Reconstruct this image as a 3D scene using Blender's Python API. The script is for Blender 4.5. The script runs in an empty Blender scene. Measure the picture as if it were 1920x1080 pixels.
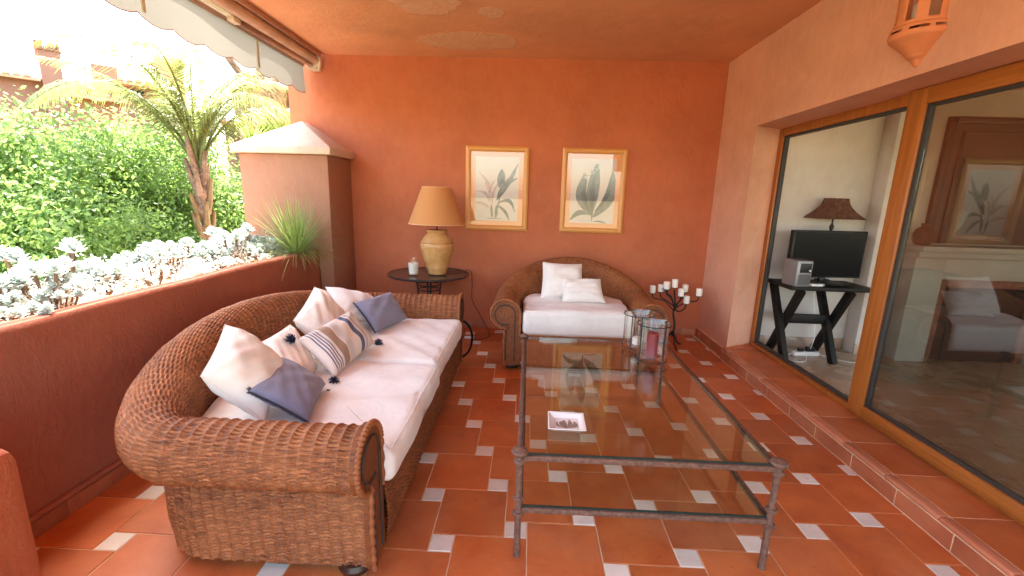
import bpy, bmesh, math, random
import numpy as np
from mathutils import Vector, Matrix
random.seed(7); rng = np.random.default_rng(7)
PI = math.pi
sc = bpy.context.scene
C = sc.collection

# ------------------------------------------------------------------ camera, world, sun, exposure
cd = bpy.data.cameras.new('camera'); cam = bpy.data.objects.new('camera', cd); C.objects.link(cam); sc.camera = cam
H = 1.5367
def cam_axes(yaw, pitch, roll):
    cy, sy, cp, sp, cr, sr = math.cos(yaw), math.sin(yaw), math.cos(pitch), math.sin(pitch), math.cos(roll), math.sin(roll)
    f = Vector((sy*cp, cy*cp, -sp)); r = Vector((cy, -sy, 0)); dn = f.cross(r)
    return cr*r+sr*dn, -sr*r+cr*dn, f
rx, dx_, fx = cam_axes(-.0283, .2162, -.0292)
m = Matrix.Identity(4)
for k_ in range(3):
    m[k_][0] = rx[k_]; m[k_][1] = -dx_[k_]; m[k_][2] = -fx[k_]
m[2][3] = H
cam.matrix_world = m
cd.sensor_width = 36; cd.lens = 844.8/1920*36
cd.shift_x = -(962.14-960)/1920; cd.shift_y = (555.54-540)/1920
cd.clip_start = .02; cd.clip_end = 2000
SUN = Vector((-.110, .42, .89)).normalized()
w = bpy.data.worlds.new('World'); sc.world = w; w.use_nodes = True
nt = w.node_tree; bg = nt.nodes['Background']
sky = nt.nodes.new('ShaderNodeTexSky'); sky.sky_type = 'NISHITA'; sky.sun_disc = False
sky.sun_elevation = math.asin(SUN.z); sky.sun_rotation = math.atan2(SUN.x, SUN.y)
sky.air_density = 1.0; sky.dust_density = 3.0; sky.ozone_density = .6
tn = nt.nodes.new('ShaderNodeMix'); tn.data_type = 'RGBA'; tn.blend_type = 'MULTIPLY'; tn.inputs[0].default_value = 1
tn.inputs[7].default_value = (1.0, .93, .80, 1)   # warm tint, takes the blue cast off the sky light
nt.links.new(sky.outputs[0], tn.inputs[6]); nt.links.new(tn.outputs[2], bg.inputs[0]); bg.inputs[1].default_value = .15
sl = bpy.data.lights.new('sun', 'SUN'); sun = bpy.data.objects.new('sun', sl); C.objects.link(sun)
sl.energy = 3.7; sl.angle = math.radians(.5); sl.color = (1, .95, .87)
sun.rotation_euler = (-SUN).to_track_quat('-Z', 'Y').to_euler()
sc.view_settings.view_transform = 'Standard'; sc.view_settings.look = 'None'
sc.view_settings.exposure = 3.68; sc.view_settings.gamma = 1; sc.view_settings.use_curve_mapping = False
sc.cycles.max_bounces = 12; sc.cycles.diffuse_bounces = 7; sc.cycles.glossy_bounces = 5
sc.cycles.transparent_max_bounces = 16; sc.cycles.use_denoising = True
sc.cycles.caustics_reflective = False; sc.cycles.caustics_refractive = False
sc.cycles.sample_clamp_indirect = 8

# ------------------------------------------------------------------ material helpers
class N:
    def __init__(s, name):
        s.m = bpy.data.materials.new(name); s.m.use_nodes = True; s.t = s.m.node_tree
        s.p = s.t.nodes['Principled BSDF']; s.out = s.t.nodes['Material Output']
    def n(s, ty, **kw):
        o = s.t.nodes.new('ShaderNode'+ty)
        for k, v in kw.items():
            if hasattr(o, k) and k not in o.inputs: setattr(o, k, v)
            else: o.inputs[k].default_value = v
        return o
    def l(s, a, b): s.t.links.new(a, b)
    def coord(s, kind='Object'): return s.n('TexCoord').outputs[kind]
    def noise(s, vec, scale, detail=4, rough=.55, dist=0):
        o = s.n('TexNoise'); o.inputs['Scale'].default_value = scale; o.inputs['Detail'].default_value = detail
        o.inputs['Roughness'].default_value = rough; o.inputs['Distortion'].default_value = dist
        if vec is not None: s.l(vec, o.inputs['Vector'])
        return o.outputs['Fac']
    def mapv(s, vec, scale=(1,1,1), loc=(0,0,0)):
        o = s.n('Mapping'); o.inputs['Scale'].default_value = scale; o.inputs['Location'].default_value = loc
        s.l(vec, o.inputs['Vector']); return o.outputs[0]
    def ramp(s, fac, stops):
        o = s.n('ValToRGB'); e = o.color_ramp.elements
        while len(e) < len(stops): e.new(.5)
        for q, (p, c) in zip(e, stops): q.position = p; q.color = (*c, 1) if len(c) == 3 else c
        s.l(fac, o.inputs[0]); return o.outputs[0]
    def mix(s, fac, a, b, blend='MIX'):
        o = s.n('Mix'); o.data_type = 'RGBA'; o.blend_type = blend
        for v, i in ((fac, 0), (a, 6), (b, 7)):
            if hasattr(v, 'is_output'): s.l(v, o.inputs[i])
            else: o.inputs[i].default_value = v if i == 0 else (*v, 1)
        return o.outputs[2]
    def math(s, op, a, b=0):
        o = s.n('Math'); o.operation = op
        for v, i in ((a, 0), (b, 1)):
            if hasattr(v, 'is_output'): s.l(v, o.inputs[i])
            else: o.inputs[i].default_value = v
        return o.outputs[0]
    def bump(s, h, strength=.3, dist=.01, normal=None):
        o = s.n('Bump'); o.inputs['Strength'].default_value = strength; o.inputs['Distance'].default_value = dist
        s.l(h, o.inputs['Height'])
        if normal is not None: s.l(normal, o.inputs['Normal'])
        return o.outputs[0]
    def set(s, color=None, rough=None, normal=None, **kw):
        for v, k in ((color, 'Base Color'), (rough, 'Roughness'), (normal, 'Normal')):
            if v is None: continue
            if hasattr(v, 'is_output'): s.l(v, s.p.inputs[k])
            else: s.p.inputs[k].default_value = (*v, 1) if k == 'Base Color' else v
        for k, v in kw.items():
            s.p.inputs[k.replace('_', ' ')].default_value = v
        return s.m
def sc_(c, f): return tuple(min(1, x*f) for x in c)

def plaster(name, col, bump=.5, patch=False):
    a = N(name); co = a.coord()
    n1 = a.noise(co, 1.3, 5, .6); n2 = a.noise(co, 7, 6, .65, .6); n3 = a.noise(co, 45, 4, .6)
    c = a.mix(a.ramp(n1, [(.3, (0,0,0)), (.7, (1,1,1))]), sc_(col, .84), sc_(col, 1.13))
    brush = a.noise(a.mapv(co, (3.2, 3.2, 1.1)), 3.0, 6, .75, 1.5)
    c = a.mix(a.math('MULTIPLY', a.ramp(brush, [(.42, (0,0,0)), (.66, (1,1,1))]), .16), c, sc_((col[0]*1.08, col[1]*1.5, col[2]*1.7), 1))
    c = a.mix(a.math('MULTIPLY', a.ramp(n2, [(.45, (0,0,0)), (.8, (1,1,1))]), .35), c, sc_((col[0]*1.05, col[1]*1.35, col[2]*1.5), 1))
    h = a.math('ADD', a.math('ADD', a.math('MULTIPLY', n2, .7), a.math('MULTIPLY', n3, .22)), a.math('MULTIPLY', brush, .5))
    vo = a.n('TexVoronoi', feature='DISTANCE_TO_EDGE'); vo.inputs['Scale'].default_value = 3.1
    wv = a.n('VectorMath', operation='ADD'); a.l(co, wv.inputs[0])
    nz = a.n('TexNoise'); nz.inputs['Scale'].default_value = 2.0; a.l(co, nz.inputs['Vector'])
    a.l(nz.outputs['Color'], wv.inputs[1]); a.l(wv.outputs[0], vo.inputs['Vector'])
    ridge = a.ramp(vo.outputs['Distance'], [(0, (1,1,1)), (.02, (0,0,0))])
    msk = a.ramp(a.noise(co, 1.7, 2), [(.5, (0,0,0)), (.62, (1,1,1))])
    h = a.math('ADD', h, a.math('MULTIPLY', a.math('MULTIPLY', ridge, msk), .10))
    if patch:
        # peeled and re-plastered areas of the ceiling: object-space ellipses with ragged edges
        tot = None
        for (px, py, sx, sy) in ((-.62, 4.70, .50, .27), (-.85, 3.80, .27, .30), (-.35, 4.0, .10, .12)):
            v = a.mapv(co, (1/sx, 1/sy, 0), (-px/sx, -py/sy, 0))
            ln = a.n('VectorMath', operation='LENGTH'); a.l(v, ln.inputs[0])
            q = a.math('ADD', ln.outputs['Value'], a.math('MULTIPLY', a.math('SUBTRACT', a.noise(co, 5, 6, .7), .5), .9))
            q = a.ramp(q, [(.93, (1,1,1)), (1.0, (0,0,0))])
            tot = q if tot is None else a.math('MAXIMUM', tot, q)
        rough = a.noise(co, 16, 8, .75, 1.0); r2 = a.noise(co, 60, 4, .7)
        c = a.mix(tot, c, a.mix(a.ramp(rough, [(.4, (0,0,0)), (.68, (1,1,1))]), (col[0]*.98, col[1]*1.15, col[2]*1.3), (col[0]*1.05, col[1]*1.5, col[2]*1.9)))
        h = a.math('ADD', h, a.math('MULTIPLY', tot, a.math('ADD', a.math('MULTIPLY', rough, 3.0), a.math('MULTIPLY', r2, 1.0))))
        edge = a.math('MULTIPLY', tot, .5); h = a.math('SUBTRACT', h, edge)
    return a.set(c, .82, a.bump(h, bump, .02), Specular_IOR_Level=.3)

WALLC = (.51, .148, .068)
M = {}
M['wall'] = plaster('terracotta_plaster', WALLC, .5)
M['ceiling'] = plaster('ceiling_plaster', (.65, .29, .15), .35, True)
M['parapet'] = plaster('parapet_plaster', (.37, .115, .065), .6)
M['sidewall'] = plaster('door_wall_plaster', (.67, .33, .22), .25)
M['pier'] = plaster('pier_plaster', (.50, .13, .055), .5)
M['house'] = plaster('house_render', (.27, .135, .09), .3)
M['cream'] = plaster('cream_paint', (.62, .53, .48), .1)

def tilemat(name, c1, c2, rough, marble=False):
    a = N(name); co = a.coord(); oi = a.n('ObjectInfo')
    wv = a.n('VectorMath', operation='ADD'); a.l(co, wv.inputs[0]); 
    ml = a.n('VectorMath', operation='SCALE'); a.l(oi.outputs['Location'], ml.inputs[0]); ml.inputs['Scale'].default_value = 7.3
    a.l(ml.outputs[0], wv.inputs[1])
    n1 = a.noise(wv.outputs[0], 5, 5, .6, .4); n2 = a.noise(wv.outputs[0], 30, 4, .6)
    c = a.mix(a.ramp(n1, [(.3, (0,0,0)), (.7, (1,1,1))]), c1, c2)
    br = a.math('ADD', .86, a.math('MULTIPLY', oi.outputs['Random'], .28))
    hsv = a.n('HueSaturation'); a.l(c, hsv.inputs['Color']); a.l(br, hsv.inputs['Value'])
    c = hsv.outputs[0]
    n4 = a.noise(a.coord('Object'), 2.1, 5, .7, .8); geo = a.n('NewGeometry'); n5 = a.noise(geo.outputs['Position'], 1.6, 5, .65, .5)
    c = a.mix(a.math('MULTIPLY', a.ramp(n5, [(.45, (0,0,0)), (.7, (1,1,1))]), .22), c, (.62, .36, .20))
    c = a.mix(a.math('MULTIPLY', a.ramp(n2, [(.62, (0,0,0)), (.72, (1,1,1))]), .35), c, sc_(c1, .55))
    r = a.math('ADD', rough, a.math('ADD', a.math('MULTIPLY', n1, .18), a.math('MULTIPLY', n5, .22)))
    return a.set(c, r, a.bump(a.math('ADD', a.math('MULTIPLY', n1, .6), a.math('MULTIPLY', n2, .15)), .12, .01))
M['tile'] = tilemat('terracotta_tile', (.42, .088, .025), (.58, .155, .04), .25)
M['tile_dark'] = tilemat('skirting_tile', (.34, .09, .04), (.48, .15, .065), .35)
M['nosing'] = tilemat('nosing_tile', (.48, .15, .075), (.58, .20, .10), .3)
M['white_tile'] = tilemat('marble_insert', (.70, .60, .51), (.86, .79, .72), .2)

def simple(name, col, rough=.6, metal=0, bump=None, var=.0, scale=20, **kw):
    a = N(name); co = a.coord()
    c = col
    if var:
        n1 = a.noise(co, scale, 5, .6); c = a.mix(a.ramp(n1, [(.35, (0,0,0)), (.65, (1,1,1))]), sc_(col, 1-var), sc_(col, 1+var))
    nrm = a.bump(a.noise(co, bump[0], 4), bump[1], bump[2]) if bump else None
    return a.set(c, rough, nrm, Metallic=metal, **kw)
M['grout'] = simple('grout', (.74, .54, .34), .9, var=.15, scale=8)
M['rust'] = simple('rusty_iron', (.165, .082, .055), .75, .2, (90, .5, .01), .35, 60)
M['iron'] = simple('dark_iron', (.035, .03, .03), .45, .6, (80, .2, .005), .2, 40)
M['black'] = simple('black_plastic', (.010, .010, .011), .35, Specular_IOR_Level=.25)
M['black_wood'] = simple('black_wood', (.009, .007, .006), .5, bump=(50, .1, .005), var=.3, Specular_IOR_Level=.2)
M['bun'] = simple('bun_foot_wood', (.035, .015, .01), .3)
M['grey_plastic'] = simple('grey_plastic', (.22, .21, .22), .35, .4)
M['white_plastic'] = simple('white_plastic', (.75, .72, .70), .4)
M['gasket'] = simple('rubber_gasket', (.035, .03, .028), .6)
M['ceramic'] = simple('white_ceramic', (.82, .79, .76), .12)
M['ceramic_brown'] = simple('brown_glaze_line', (.30, .13, .09), .3)
M['print_brown'] = simple('printed_brown', (.26, .19, .16), .5, var=.3, scale=60)
M['wax'] = simple('candle_wax', (.85, .78, .70), .45, Subsurface_Weight=.15)
M['wax_red'] = simple('red_wax', (.24, .03, .04), .4)
M['soil'] = simple('planter_soil', (.50, .20, .09), .95, bump=(30, .6, .03), var=.4, scale=12)
M['cord'] = simple('navy_yarn', (.035, .045, .09), .9)
M['marble_floor'] = tilemat('marble_floor', (.30, .22, .15), (.42, .32, .23), .08)
M['marble_skirt'] = simple('marble_skirting', (.42, .29, .22), .2, var=.2, scale=5)
M['grey_stone'] = simple('fireplace_stone', (.46, .45, .42), .5, var=.08, scale=4)
M['over'] = simple('rust_brown_panel', (.05, .018, .010), .45, var=.2, scale=6)
M['soot'] = simple('firebox', (.03, .02, .018), .9)
M['brick_red'] = simple('hearth_brick', (.24, .10, .07), .8, var=.3)
M['roof'] = simple('roof_clay', (.55, .33, .22), .8, var=.25, scale=3)
M['chimney_dark'] = simple('vent_dark', (.05, .03, .025), .9)
M['white_rail'] = simple('painted_bracket', (.66, .55, .42), .45, var=.12, scale=10)
M['awn_brown'] = simple('awning_aluminium_brown', (.42, .24, .16), .4, var=.15, scale=6)
M['awn_edge'] = simple('awning_binding', (.42, .16, .10), .8)
M['awn_roll'] = simple('awning_rolled_cloth', (.62, .58, .42), .8, var=.08)
M['terracotta_lamp'] = simple('terracotta_clay', (.60, .21, .09), .7, bump=(60, .2, .004), var=.1, scale=12)
M['shade_brown'] = simple('woven_brown_shade', (.13, .05, .03), .85, bump=(60, .4, .01), var=.4, scale=25)
M['gold'] = simple('dark_brass', (.12, .10, .07), .35, .9)
M['outdoor_ground'] = simple('garden_ground', (.16, .14, .07), .95, var=.4, scale=.8)

def wood(name, c1, c2, rough, sc3=(30, 1.2, 30)):
    a = N(name); co = a.coord(); v = a.mapv(co, sc3)
    n1 = a.noise(v, 1.4, 6, .65, .8); n2 = a.noise(v, 7, 3)
    c = a.mix(a.ramp(n1, [(.3, (0,0,0)), (.72, (1,1,1))]), c1, c2)
    return a.set(c, rough, a.bump(a.math('ADD', n1, a.math('MULTIPLY', n2, .4)), .08, .004))
M['door_y'] = wood('door_wood_rail', (.26, .075, .012), (.46, .155, .03), .38, (25, 1, 25))
M['door_z'] = wood('door_wood_stile', (.26, .075, .012), (.46, .155, .03), .38, (25, 25, 1))
M['frame_x'] = wood('picture_frame_pine', (.62, .27, .065), (.74, .36, .11), .35, (2, 20, 30))
M['frame_z'] = wood('picture_frame_pine_upright', (.62, .27, .065), (.74, .36, .11), .35, (30, 20, 2))
M['mat'] = simple('orange_mat_board', (.88, .36, .13), .8)

def fabric(name, c, var=.06, weave=900, rough=.9, wr=.35):
    a = N(name); co = a.coord()
    n1 = a.noise(co, 9, 5, .6, .5)
    c_ = a.mix(a.ramp(n1, [(.3, (0,0,0)), (.7, (1,1,1))]), sc_(c, 1-var), sc_(c, 1+var))
    h = a.math('ADD', a.math('MULTIPLY', a.noise(co, weave*.3, 2), .05), a.math('MULTIPLY', a.noise(co, 13, 4, .6, 1.2), wr))
    return a.set(c_, rough, a.bump(h, .5, .02), Sheen_Weight=.15)
M['white_fabric'] = fabric('off_white_cotton', (.80, .745, .70))
M['cream_fabric'] = fabric('cream_cotton', (.78, .66, .57))
M['blue_fabric'] = fabric('chambray_blue', (.22, .205, .275), .10, 700)
M['fringe'] = fabric('navy_fringe', (.05, .055, .11), .2)
M['bluefr'] = M['fringe']

def stripes():
    a = N('striped_cotton'); uv = a.coord('UV'); s = a.n('SeparateXYZ'); a.l(uv, s.inputs[0]); x = s.outputs['X']
    cream = (.74, .63, .55); tan = (.36, .235, .165); navy = (.10, .12, .21); grey = (.44, .42, .45)
    st = [(0, cream)]
    def band(x0, x1, c): st.extend([(x0, c), (x1, cream)])
    for k in range(4): band(.06+k*.035, .075+k*.035, navy)
    band(.22, .34, tan)
    o1 = a.ramp(x, st); a.t.nodes[-1].color_ramp.interpolation = 'CONSTANT'
    st2 = [(0, cream)]; st = st2
    for k in range(5): band(.37+k*.022, .379+k*.022, grey)
    band(.62, .70, navy); band(.74, .79, grey)
    o2 = a.ramp(x, st2); a.t.nodes[-1].color_ramp.interpolation = 'CONSTANT'
    st3 = [(0, cream)]; st = st3
    for k in range(4): band(.83+k*.03, .842+k*.03, grey)
    o3 = a.ramp(x, st3); a.t.nodes[-1].color_ramp.interpolation = 'CONSTANT'
    c = a.mix(1.0, a.mix(1.0, o1, o2, 'DARKEN'), o3, 'DARKEN')
    co = a.coord(); h = a.math('ADD', a.math('MULTIPLY', a.noise(co, 200, 2), .05), a.math('MULTIPLY', a.noise(co, 13, 4, .6, 1.2), .3))
    return a.set(c, .9, a.bump(h, .5, .02))
M['stripe'] = stripes()

def wicker(name, dark, mid, light):
    a = N(name); uv = a.coord('UV'); co = a.coord()
    v = a.mapv(uv, (.55, 1.0, 1)); n1 = a.noise(v, 1.0, 4, .7)
    v2 = a.mapv(uv, (5, 1.3, 1)); n2 = a.noise(v2, 1.0, 3, .75)
    n3 = a.noise(co, 3.5, 4, .6)
    c = a.ramp(n1, [(.28, dark), (.5, mid), (.75, light)])
    c = a.mix(a.ramp(n2, [(.38, (0,0,0)), (.52, (1,1,1))]), a.mix(.6, c, dark), c)
    c = a.mix(a.math('MULTIPLY', a.ramp(n3, [(.35, (0,0,0)), (.7, (1,1,1))]), .35), c, light)
    return a.set(c, .62, a.bump(a.math('ADD', n2, a.math('MULTIPLY', a.noise(a.mapv(uv, (14, 3, 1)), 1, 2), .6)), .5, .004), Specular_IOR_Level=.35)
M['wicker'] = wicker('seagrass_wicker', (.028, .010, .004), (.235, .070, .022), (.58, .22, .078))
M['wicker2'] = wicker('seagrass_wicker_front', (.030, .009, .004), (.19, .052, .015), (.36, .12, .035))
M['wicker_dark'] = simple('dark_cord_trim', (.05, .028, .02), .7, bump=(200, .5, .004))

def glass(name, tint=(.95, .98, .96), ior=1.5, tintd=1.0, boost=1.0):
    a = N(name); a.t.nodes.remove(a.p)
    tr = a.n('BsdfTransparent'); tr.inputs[0].default_value = (*tint, 1)
    gl = a.n('BsdfGlossy'); gl.inputs['Roughness'].default_value = .0; gl.inputs['Color'].default_value = (1, 1, 1, 1)
    fr = a.n('Fresnel'); ge = a.n('NewGeometry')
    a.l(a.math('ADD', ior, a.math('MULTIPLY', ge.outputs['Backfacing'], 1/ior-ior)), fr.inputs['IOR'])
    f = a.math('MINIMUM', a.math('MULTIPLY', fr.outputs[0], boost), 1.0)
    mx = a.n('MixShader'); a.l(f, mx.inputs[0]); a.l(tr.outputs[0], mx.inputs[1]); a.l(gl.outputs[0], mx.inputs[2])
    a.l(mx.outputs[0], a.out.inputs['Surface']); return a.m
M['glass'] = glass('window_glass', (.68, .67, .62), 1.5, boost=2.1)
M['glass_tab'] = glass('table_glass', (.93, .96, .94), 1.5, boost=1.15)
M['glass_pic'] = glass('picture_glass', (.98, .98, .98), 1.5, boost=1.0)
M['glass_thin'] = glass('lantern_glass', (.985, .98, .97), 1.40, boost=1.0)
M['glass_edge'] = simple('glass_edge_green', (.018, .034, .028), .15)
M['screen'] = simple('tv_screen', (.003, .003, .004), .25, Specular_IOR_Level=.12)

def leafmat(name, c1, c2, trans=.45, tcol=None, scale=1.2):
    a = N(name); co = a.coord(); a.p.inputs['Roughness'].default_value = .5
    n1 = a.noise(co, scale, 4, .6); n2 = a.noise(co, 30, 1)
    c = a.mix(a.ramp(n1, [(.35, (0,0,0)), (.65, (1,1,1))]), c1, c2)
    c = a.mix(a.math('MULTIPLY', a.ramp(n2, [(.4, (0,0,0)), (.7, (1,1,1))]), .5), c, sc_(c2, 1.5))
    a.l(c, a.p.inputs['Base Color'])
    tl = a.n('BsdfTranslucent'); a.l(a.mix(.5, c, tcol or sc_(c2, 1.6)), tl.inputs[0])
    mx = a.n('MixShader'); mx.inputs[0].default_value = trans
    a.l(a.p.outputs[0], mx.inputs[1]); a.l(tl.outputs[0], mx.inputs[2]); a.l(mx.outputs[0], a.out.inputs['Surface']); return a.m
M['leaf'] = leafmat('shrub_leaf', (.07, .15, .035), (.13, .24, .055), .55, (.36, .48, .13))
M['leaf2'] = leafmat('light_shrub_leaf', (.10, .18, .035), (.18, .26, .05), .55, (.42, .50, .10))
M['palm'] = leafmat('palm_leaflet', (.10, .14, .04), (.17, .19, .06), .4)
M['palm_dry'] = leafmat('dry_palm_leaf', (.20, .13, .06), (.30, .20, .09), .25)
M['grassleaf'] = leafmat('grass_blade', (.14, .23, .05), (.27, .36, .10), .4, scale=8)
M['silver'] = leafmat('silvery_succulent', (.42, .49, .45), (.66, .72, .69), .35, (.7, .78, .72), 6)
M['stem'] = simple('plant_stem', (.16, .10, .06), .9, var=.3)
M['bark'] = simple('palm_bark', (.24, .15, .10), .95, bump=(25, .9, .04), var=.45, scale=9)
def valcloth():
    a = N('awning_canvas'); c = (.42, .42, .38)
    a.set(c, .85)
    tl = a.n('BsdfTranslucent'); tl.inputs[0].default_value = (.30, .29, .25, 1)
    mx = a.n('MixShader'); mx.inputs[0].default_value = .4
    a.l(a.p.outputs[0], mx.inputs[1]); a.l(tl.outputs[0], mx.inputs[2]); a.l(mx.outputs[0], a.out.inputs['Surface']); return a.m
M['canvas'] = valcloth()
def lampshade():
    a = N('lampshade_fabric'); a.set((.70, .34, .12), .8)
    tl = a.n('BsdfTranslucent'); tl.inputs[0].default_value = (.80, .40, .14, 1)
    mx = a.n('MixShader'); mx.inputs[0].default_value = .35
    a.l(a.p.outputs[0], mx.inputs[1]); a.l(tl.outputs[0], mx.inputs[2]); a.l(mx.outputs[0], a.out.inputs['Surface']); return a.m
M['lampshade'] = lampshade()
def jarmat():
    a = N('glazed_clay_jar'); co = a.coord(); n1 = a.noise(co, 9, 5, .65, .6)
    c = a.mix(a.ramp(n1, [(.3, (0,0,0)), (.7, (1,1,1))]), (.44, .20, .06), (.62, .34, .13))
    return a.set(c, .38, a.bump(a.math('ADD', n1, a.math('MULTIPLY', a.noise(co, 50, 3), .2)), .25, .01))
M['jar'] = jarmat()
M['paper'] = simple('print_paper', (.72, .60, .52), .75)
M['ink'] = simple('print_grey', (.075, .065, .05), .8, var=.45, scale=18)
M['ink2'] = simple('print_pale_grey', (.16, .15, .125), .8, var=.35, scale=25)
M['ink3'] = simple('print_rose', (.55, .36, .31), .8, var=.2, scale=25)

# ------------------------------------------------------------------ mesh helpers
def link(name, me, mat=None, parent=None, loc=None):
    o = bpy.data.objects.new(name, me); C.objects.link(o)
    if mat is not None and not me.materials:
        for q in (mat if isinstance(mat, (list, tuple)) else [mat]): me.materials.append(q)
    if parent is not None: o.parent = parent
    if loc is not None: o.location = loc
    return o
def tag(o, label=None, cat=None, group=None, kind=None):
    if label: o['label'] = label
    if cat: o['category'] = cat
    if group: o['group'] = group
    if kind: o['kind'] = kind
    return o
def empty(name, loc, label=None, cat=None, group=None, rz=0):
    o = bpy.data.objects.new(name, None); C.objects.link(o); o.location = loc; o.rotation_euler = (0, 0, rz)
    o.empty_display_size = .1
    return tag(o, label, cat, group)
def npmesh(name, V, F, uv=None, smooth=False, mi=None):
    V = np.asarray(V, np.float32); me = bpy.data.meshes.new(name)
    if isinstance(F, np.ndarray):
        n, k = F.shape
        me.vertices.add(len(V)); me.vertices.foreach_set('co', V.ravel())
        me.loops.add(n*k); me.loops.foreach_set('vertex_index', F.astype(np.int32).ravel())
        me.polygons.add(n); me.polygons.foreach_set('loop_start', np.arange(0, n*k, k, dtype=np.int32))
        me.update(calc_edges=True)
    else:
        me.from_pydata([tuple(v) for v in V], [], [tuple(f) for f in F])
    if uv is not None:
        l = me.uv_layers.new(name='UVMap'); idx = np.empty(len(me.loops), np.int32); me.loops.foreach_get('vertex_index', idx)
        l.data.foreach_set('uv', np.asarray(uv, np.float32)[idx].ravel())
    if mi is not None: me.polygons.foreach_set('material_index', np.asarray(mi, np.int32))
    me.validate(); me.update()
    me.polygons.foreach_set('use_smooth', np.full(len(me.polygons), smooth))
    return me
def gridfaces(nu, nv, cu=False, cv=False, off=0):
    i = np.arange(nu if cu else nu-1); j = np.arange(nv if cv else nv-1)
    I, J = np.meshgrid(i, j, indexing='ij'); I2 = (I+1) % nu; J2 = (J+1) % nv
    return (np.stack([I*nv+J, I2*nv+J, I2*nv+J2, I*nv+J2], -1).reshape(-1, 4)+off)
def finish(bm, name, bevel=0, seg=2, smooth=False):
    if bevel: bmesh.ops.bevel(bm, geom=bm.edges[:], offset=bevel, segments=seg, affect='EDGES', clamp_overlap=True, profile=.5)
    bmesh.ops.recalc_face_normals(bm, faces=bm.faces[:])
    me = bpy.data.meshes.new(name); bm.to_mesh(me); bm.free()
    if smooth:
        for p in me.polygons: p.use_smooth = True
        me.set_sharp_from_angle(angle=math.radians(38))
    return me
def bmbox(bm, a, b, rot=None, piv=None):
    a = Vector(a); b = Vector(b); r = bmesh.ops.create_cube(bm, size=1)
    bmesh.ops.scale(bm, vec=b-a, verts=r['verts']); bmesh.ops.translate(bm, vec=(a+b)/2, verts=r['verts'])
    if rot is not None: bmesh.ops.rotate(bm, cent=piv or (a+b)/2, matrix=rot, verts=r['verts'])
    return r['verts']
def box(name, a, b, mat, parent=None, bevel=.004, smooth=True, rot=None):
    bm = bmesh.new(); bmbox(bm, a, b, rot); return link(name, finish(bm, name, bevel, 2, smooth), mat, parent)
def boxes(name, lst, mat, parent=None, bevel=.003):
    bm = bmesh.new()
    for a, b in lst: bmbox(bm, a, b)
    return link(name, finish(bm, name, bevel, 2, True), mat, parent)
def tube_arrays(pts, r, n=10, closed=False, caps=True):
    P = np.asarray(pts, float); m_ = len(P); r = np.broadcast_to(np.asarray(r, float), (m_,))
    T = np.gradient(P, axis=0)
    if closed: T = np.roll(P, -1, 0)-np.roll(P, 1, 0)
    T /= np.linalg.norm(T, axis=1)[:, None]+1e-12
    ref = np.array([0, 0, 1.]) if abs(T[0][2]) < .9 else np.array([1., 0, 0])
    V = []; u = np.cross(T[0], ref); u /= np.linalg.norm(u)
    for i in range(m_):
        u = u-T[i]*(u@T[i]); u /= np.linalg.norm(u)+1e-12; w_ = np.cross(T[i], u)
        a = np.linspace(0, 2*PI, n, endpoint=False)
        V.append(P[i]+r[i]*(np.cos(a)[:, None]*u+np.sin(a)[:, None]*w_))
    V = np.concatenate(V); F = [tuple(f) for f in gridfaces(m_, n, closed, True)]
    if caps and not closed: F += [tuple(range(n))[::-1], tuple(range((m_-1)*n, m_*n))]
    return V, F
def join_arrays(lst):
    V = []; F = []; o = 0
    for v, f in lst:
        V.append(np.asarray(v)); F += [tuple(i+o for i in q) for q in f]; o += len(v)
    return np.concatenate(V), F
def tube(name, pts, r, mat, parent=None, n=10, closed=False):
    V, F = tube_arrays(pts, r, n, closed); return link(name, npmesh(name, V, F, smooth=True), mat, parent)
def tubes(name, lst, mat, parent=None, n=8):
    V, F = join_arrays([tube_arrays(p, r, n, c) for p, r, c in lst]); return link(name, npmesh(name, V, F, smooth=True), mat, parent)
def circ(cx, cy, z, r, n=40, a0=0):
    a = np.linspace(0, 2*PI, n, endpoint=False)+a0; return np.stack([cx+r*np.cos(a), cy+r*np.sin(a), z+0*a], 1)
def smoothpts(pts, n=8):
    P = np.asarray(pts, float); P = np.vstack([2*P[0]-P[1], P, 2*P[-1]-P[-2]]); out = []
    for i in range(1, len(P)-2):
        for t in np.linspace(0, 1, n, endpoint=False):
            a, b, c, d = P[i-1:i+3]; out.append(.5*((2*b)+(-a+c)*t+(2*a-5*b+4*c-d)*t*t+(-a+3*b-3*c+d)*t**3))
    out.append(P[-2]); return np.array(out)
def lathe(name, prof, mat, parent=None, n=40, c=(0, 0), smooth=True):
    prof = np.asarray(prof, float); a = np.linspace(0, 2*PI, n, endpoint=False)
    V = np.stack([c[0]+prof[:, 0][:, None]*np.cos(a), c[1]+prof[:, 0][:, None]*np.sin(a), np.repeat(prof[:, 1][:, None], n, 1)], -1).reshape(-1, 3)
    bm = bmesh.new(); me0 = npmesh('t', V, gridfaces(len(prof), n, False, True)); bm.from_mesh(me0); bpy.data.meshes.remove(me0)
    bmesh.ops.remove_doubles(bm, verts=bm.verts[:], dist=1e-5)
    return link(name, finish(bm, name, 0, 2, smooth), mat, parent)
def polyclip(P, lo, hi):
    for ax, v, s in ((0, lo[0], 1), (0, hi[0], -1), (1, lo[1], 1), (1, hi[1], -1)):
        Q = []
        for i in range(len(P)):
            a, b = P[i-1], P[i]; ia, ib = s*(a[ax]-v) >= -1e-9, s*(b[ax]-v) >= -1e-9
            if ia != ib:
                t = (v-a[ax])/(b[ax]-a[ax]); Q.append((a[0]+t*(b[0]-a[0]), a[1]+t*(b[1]-a[1])))
            if ib: Q.append(b)
        P = Q
        if len(P) < 3: return []
    return P
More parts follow.
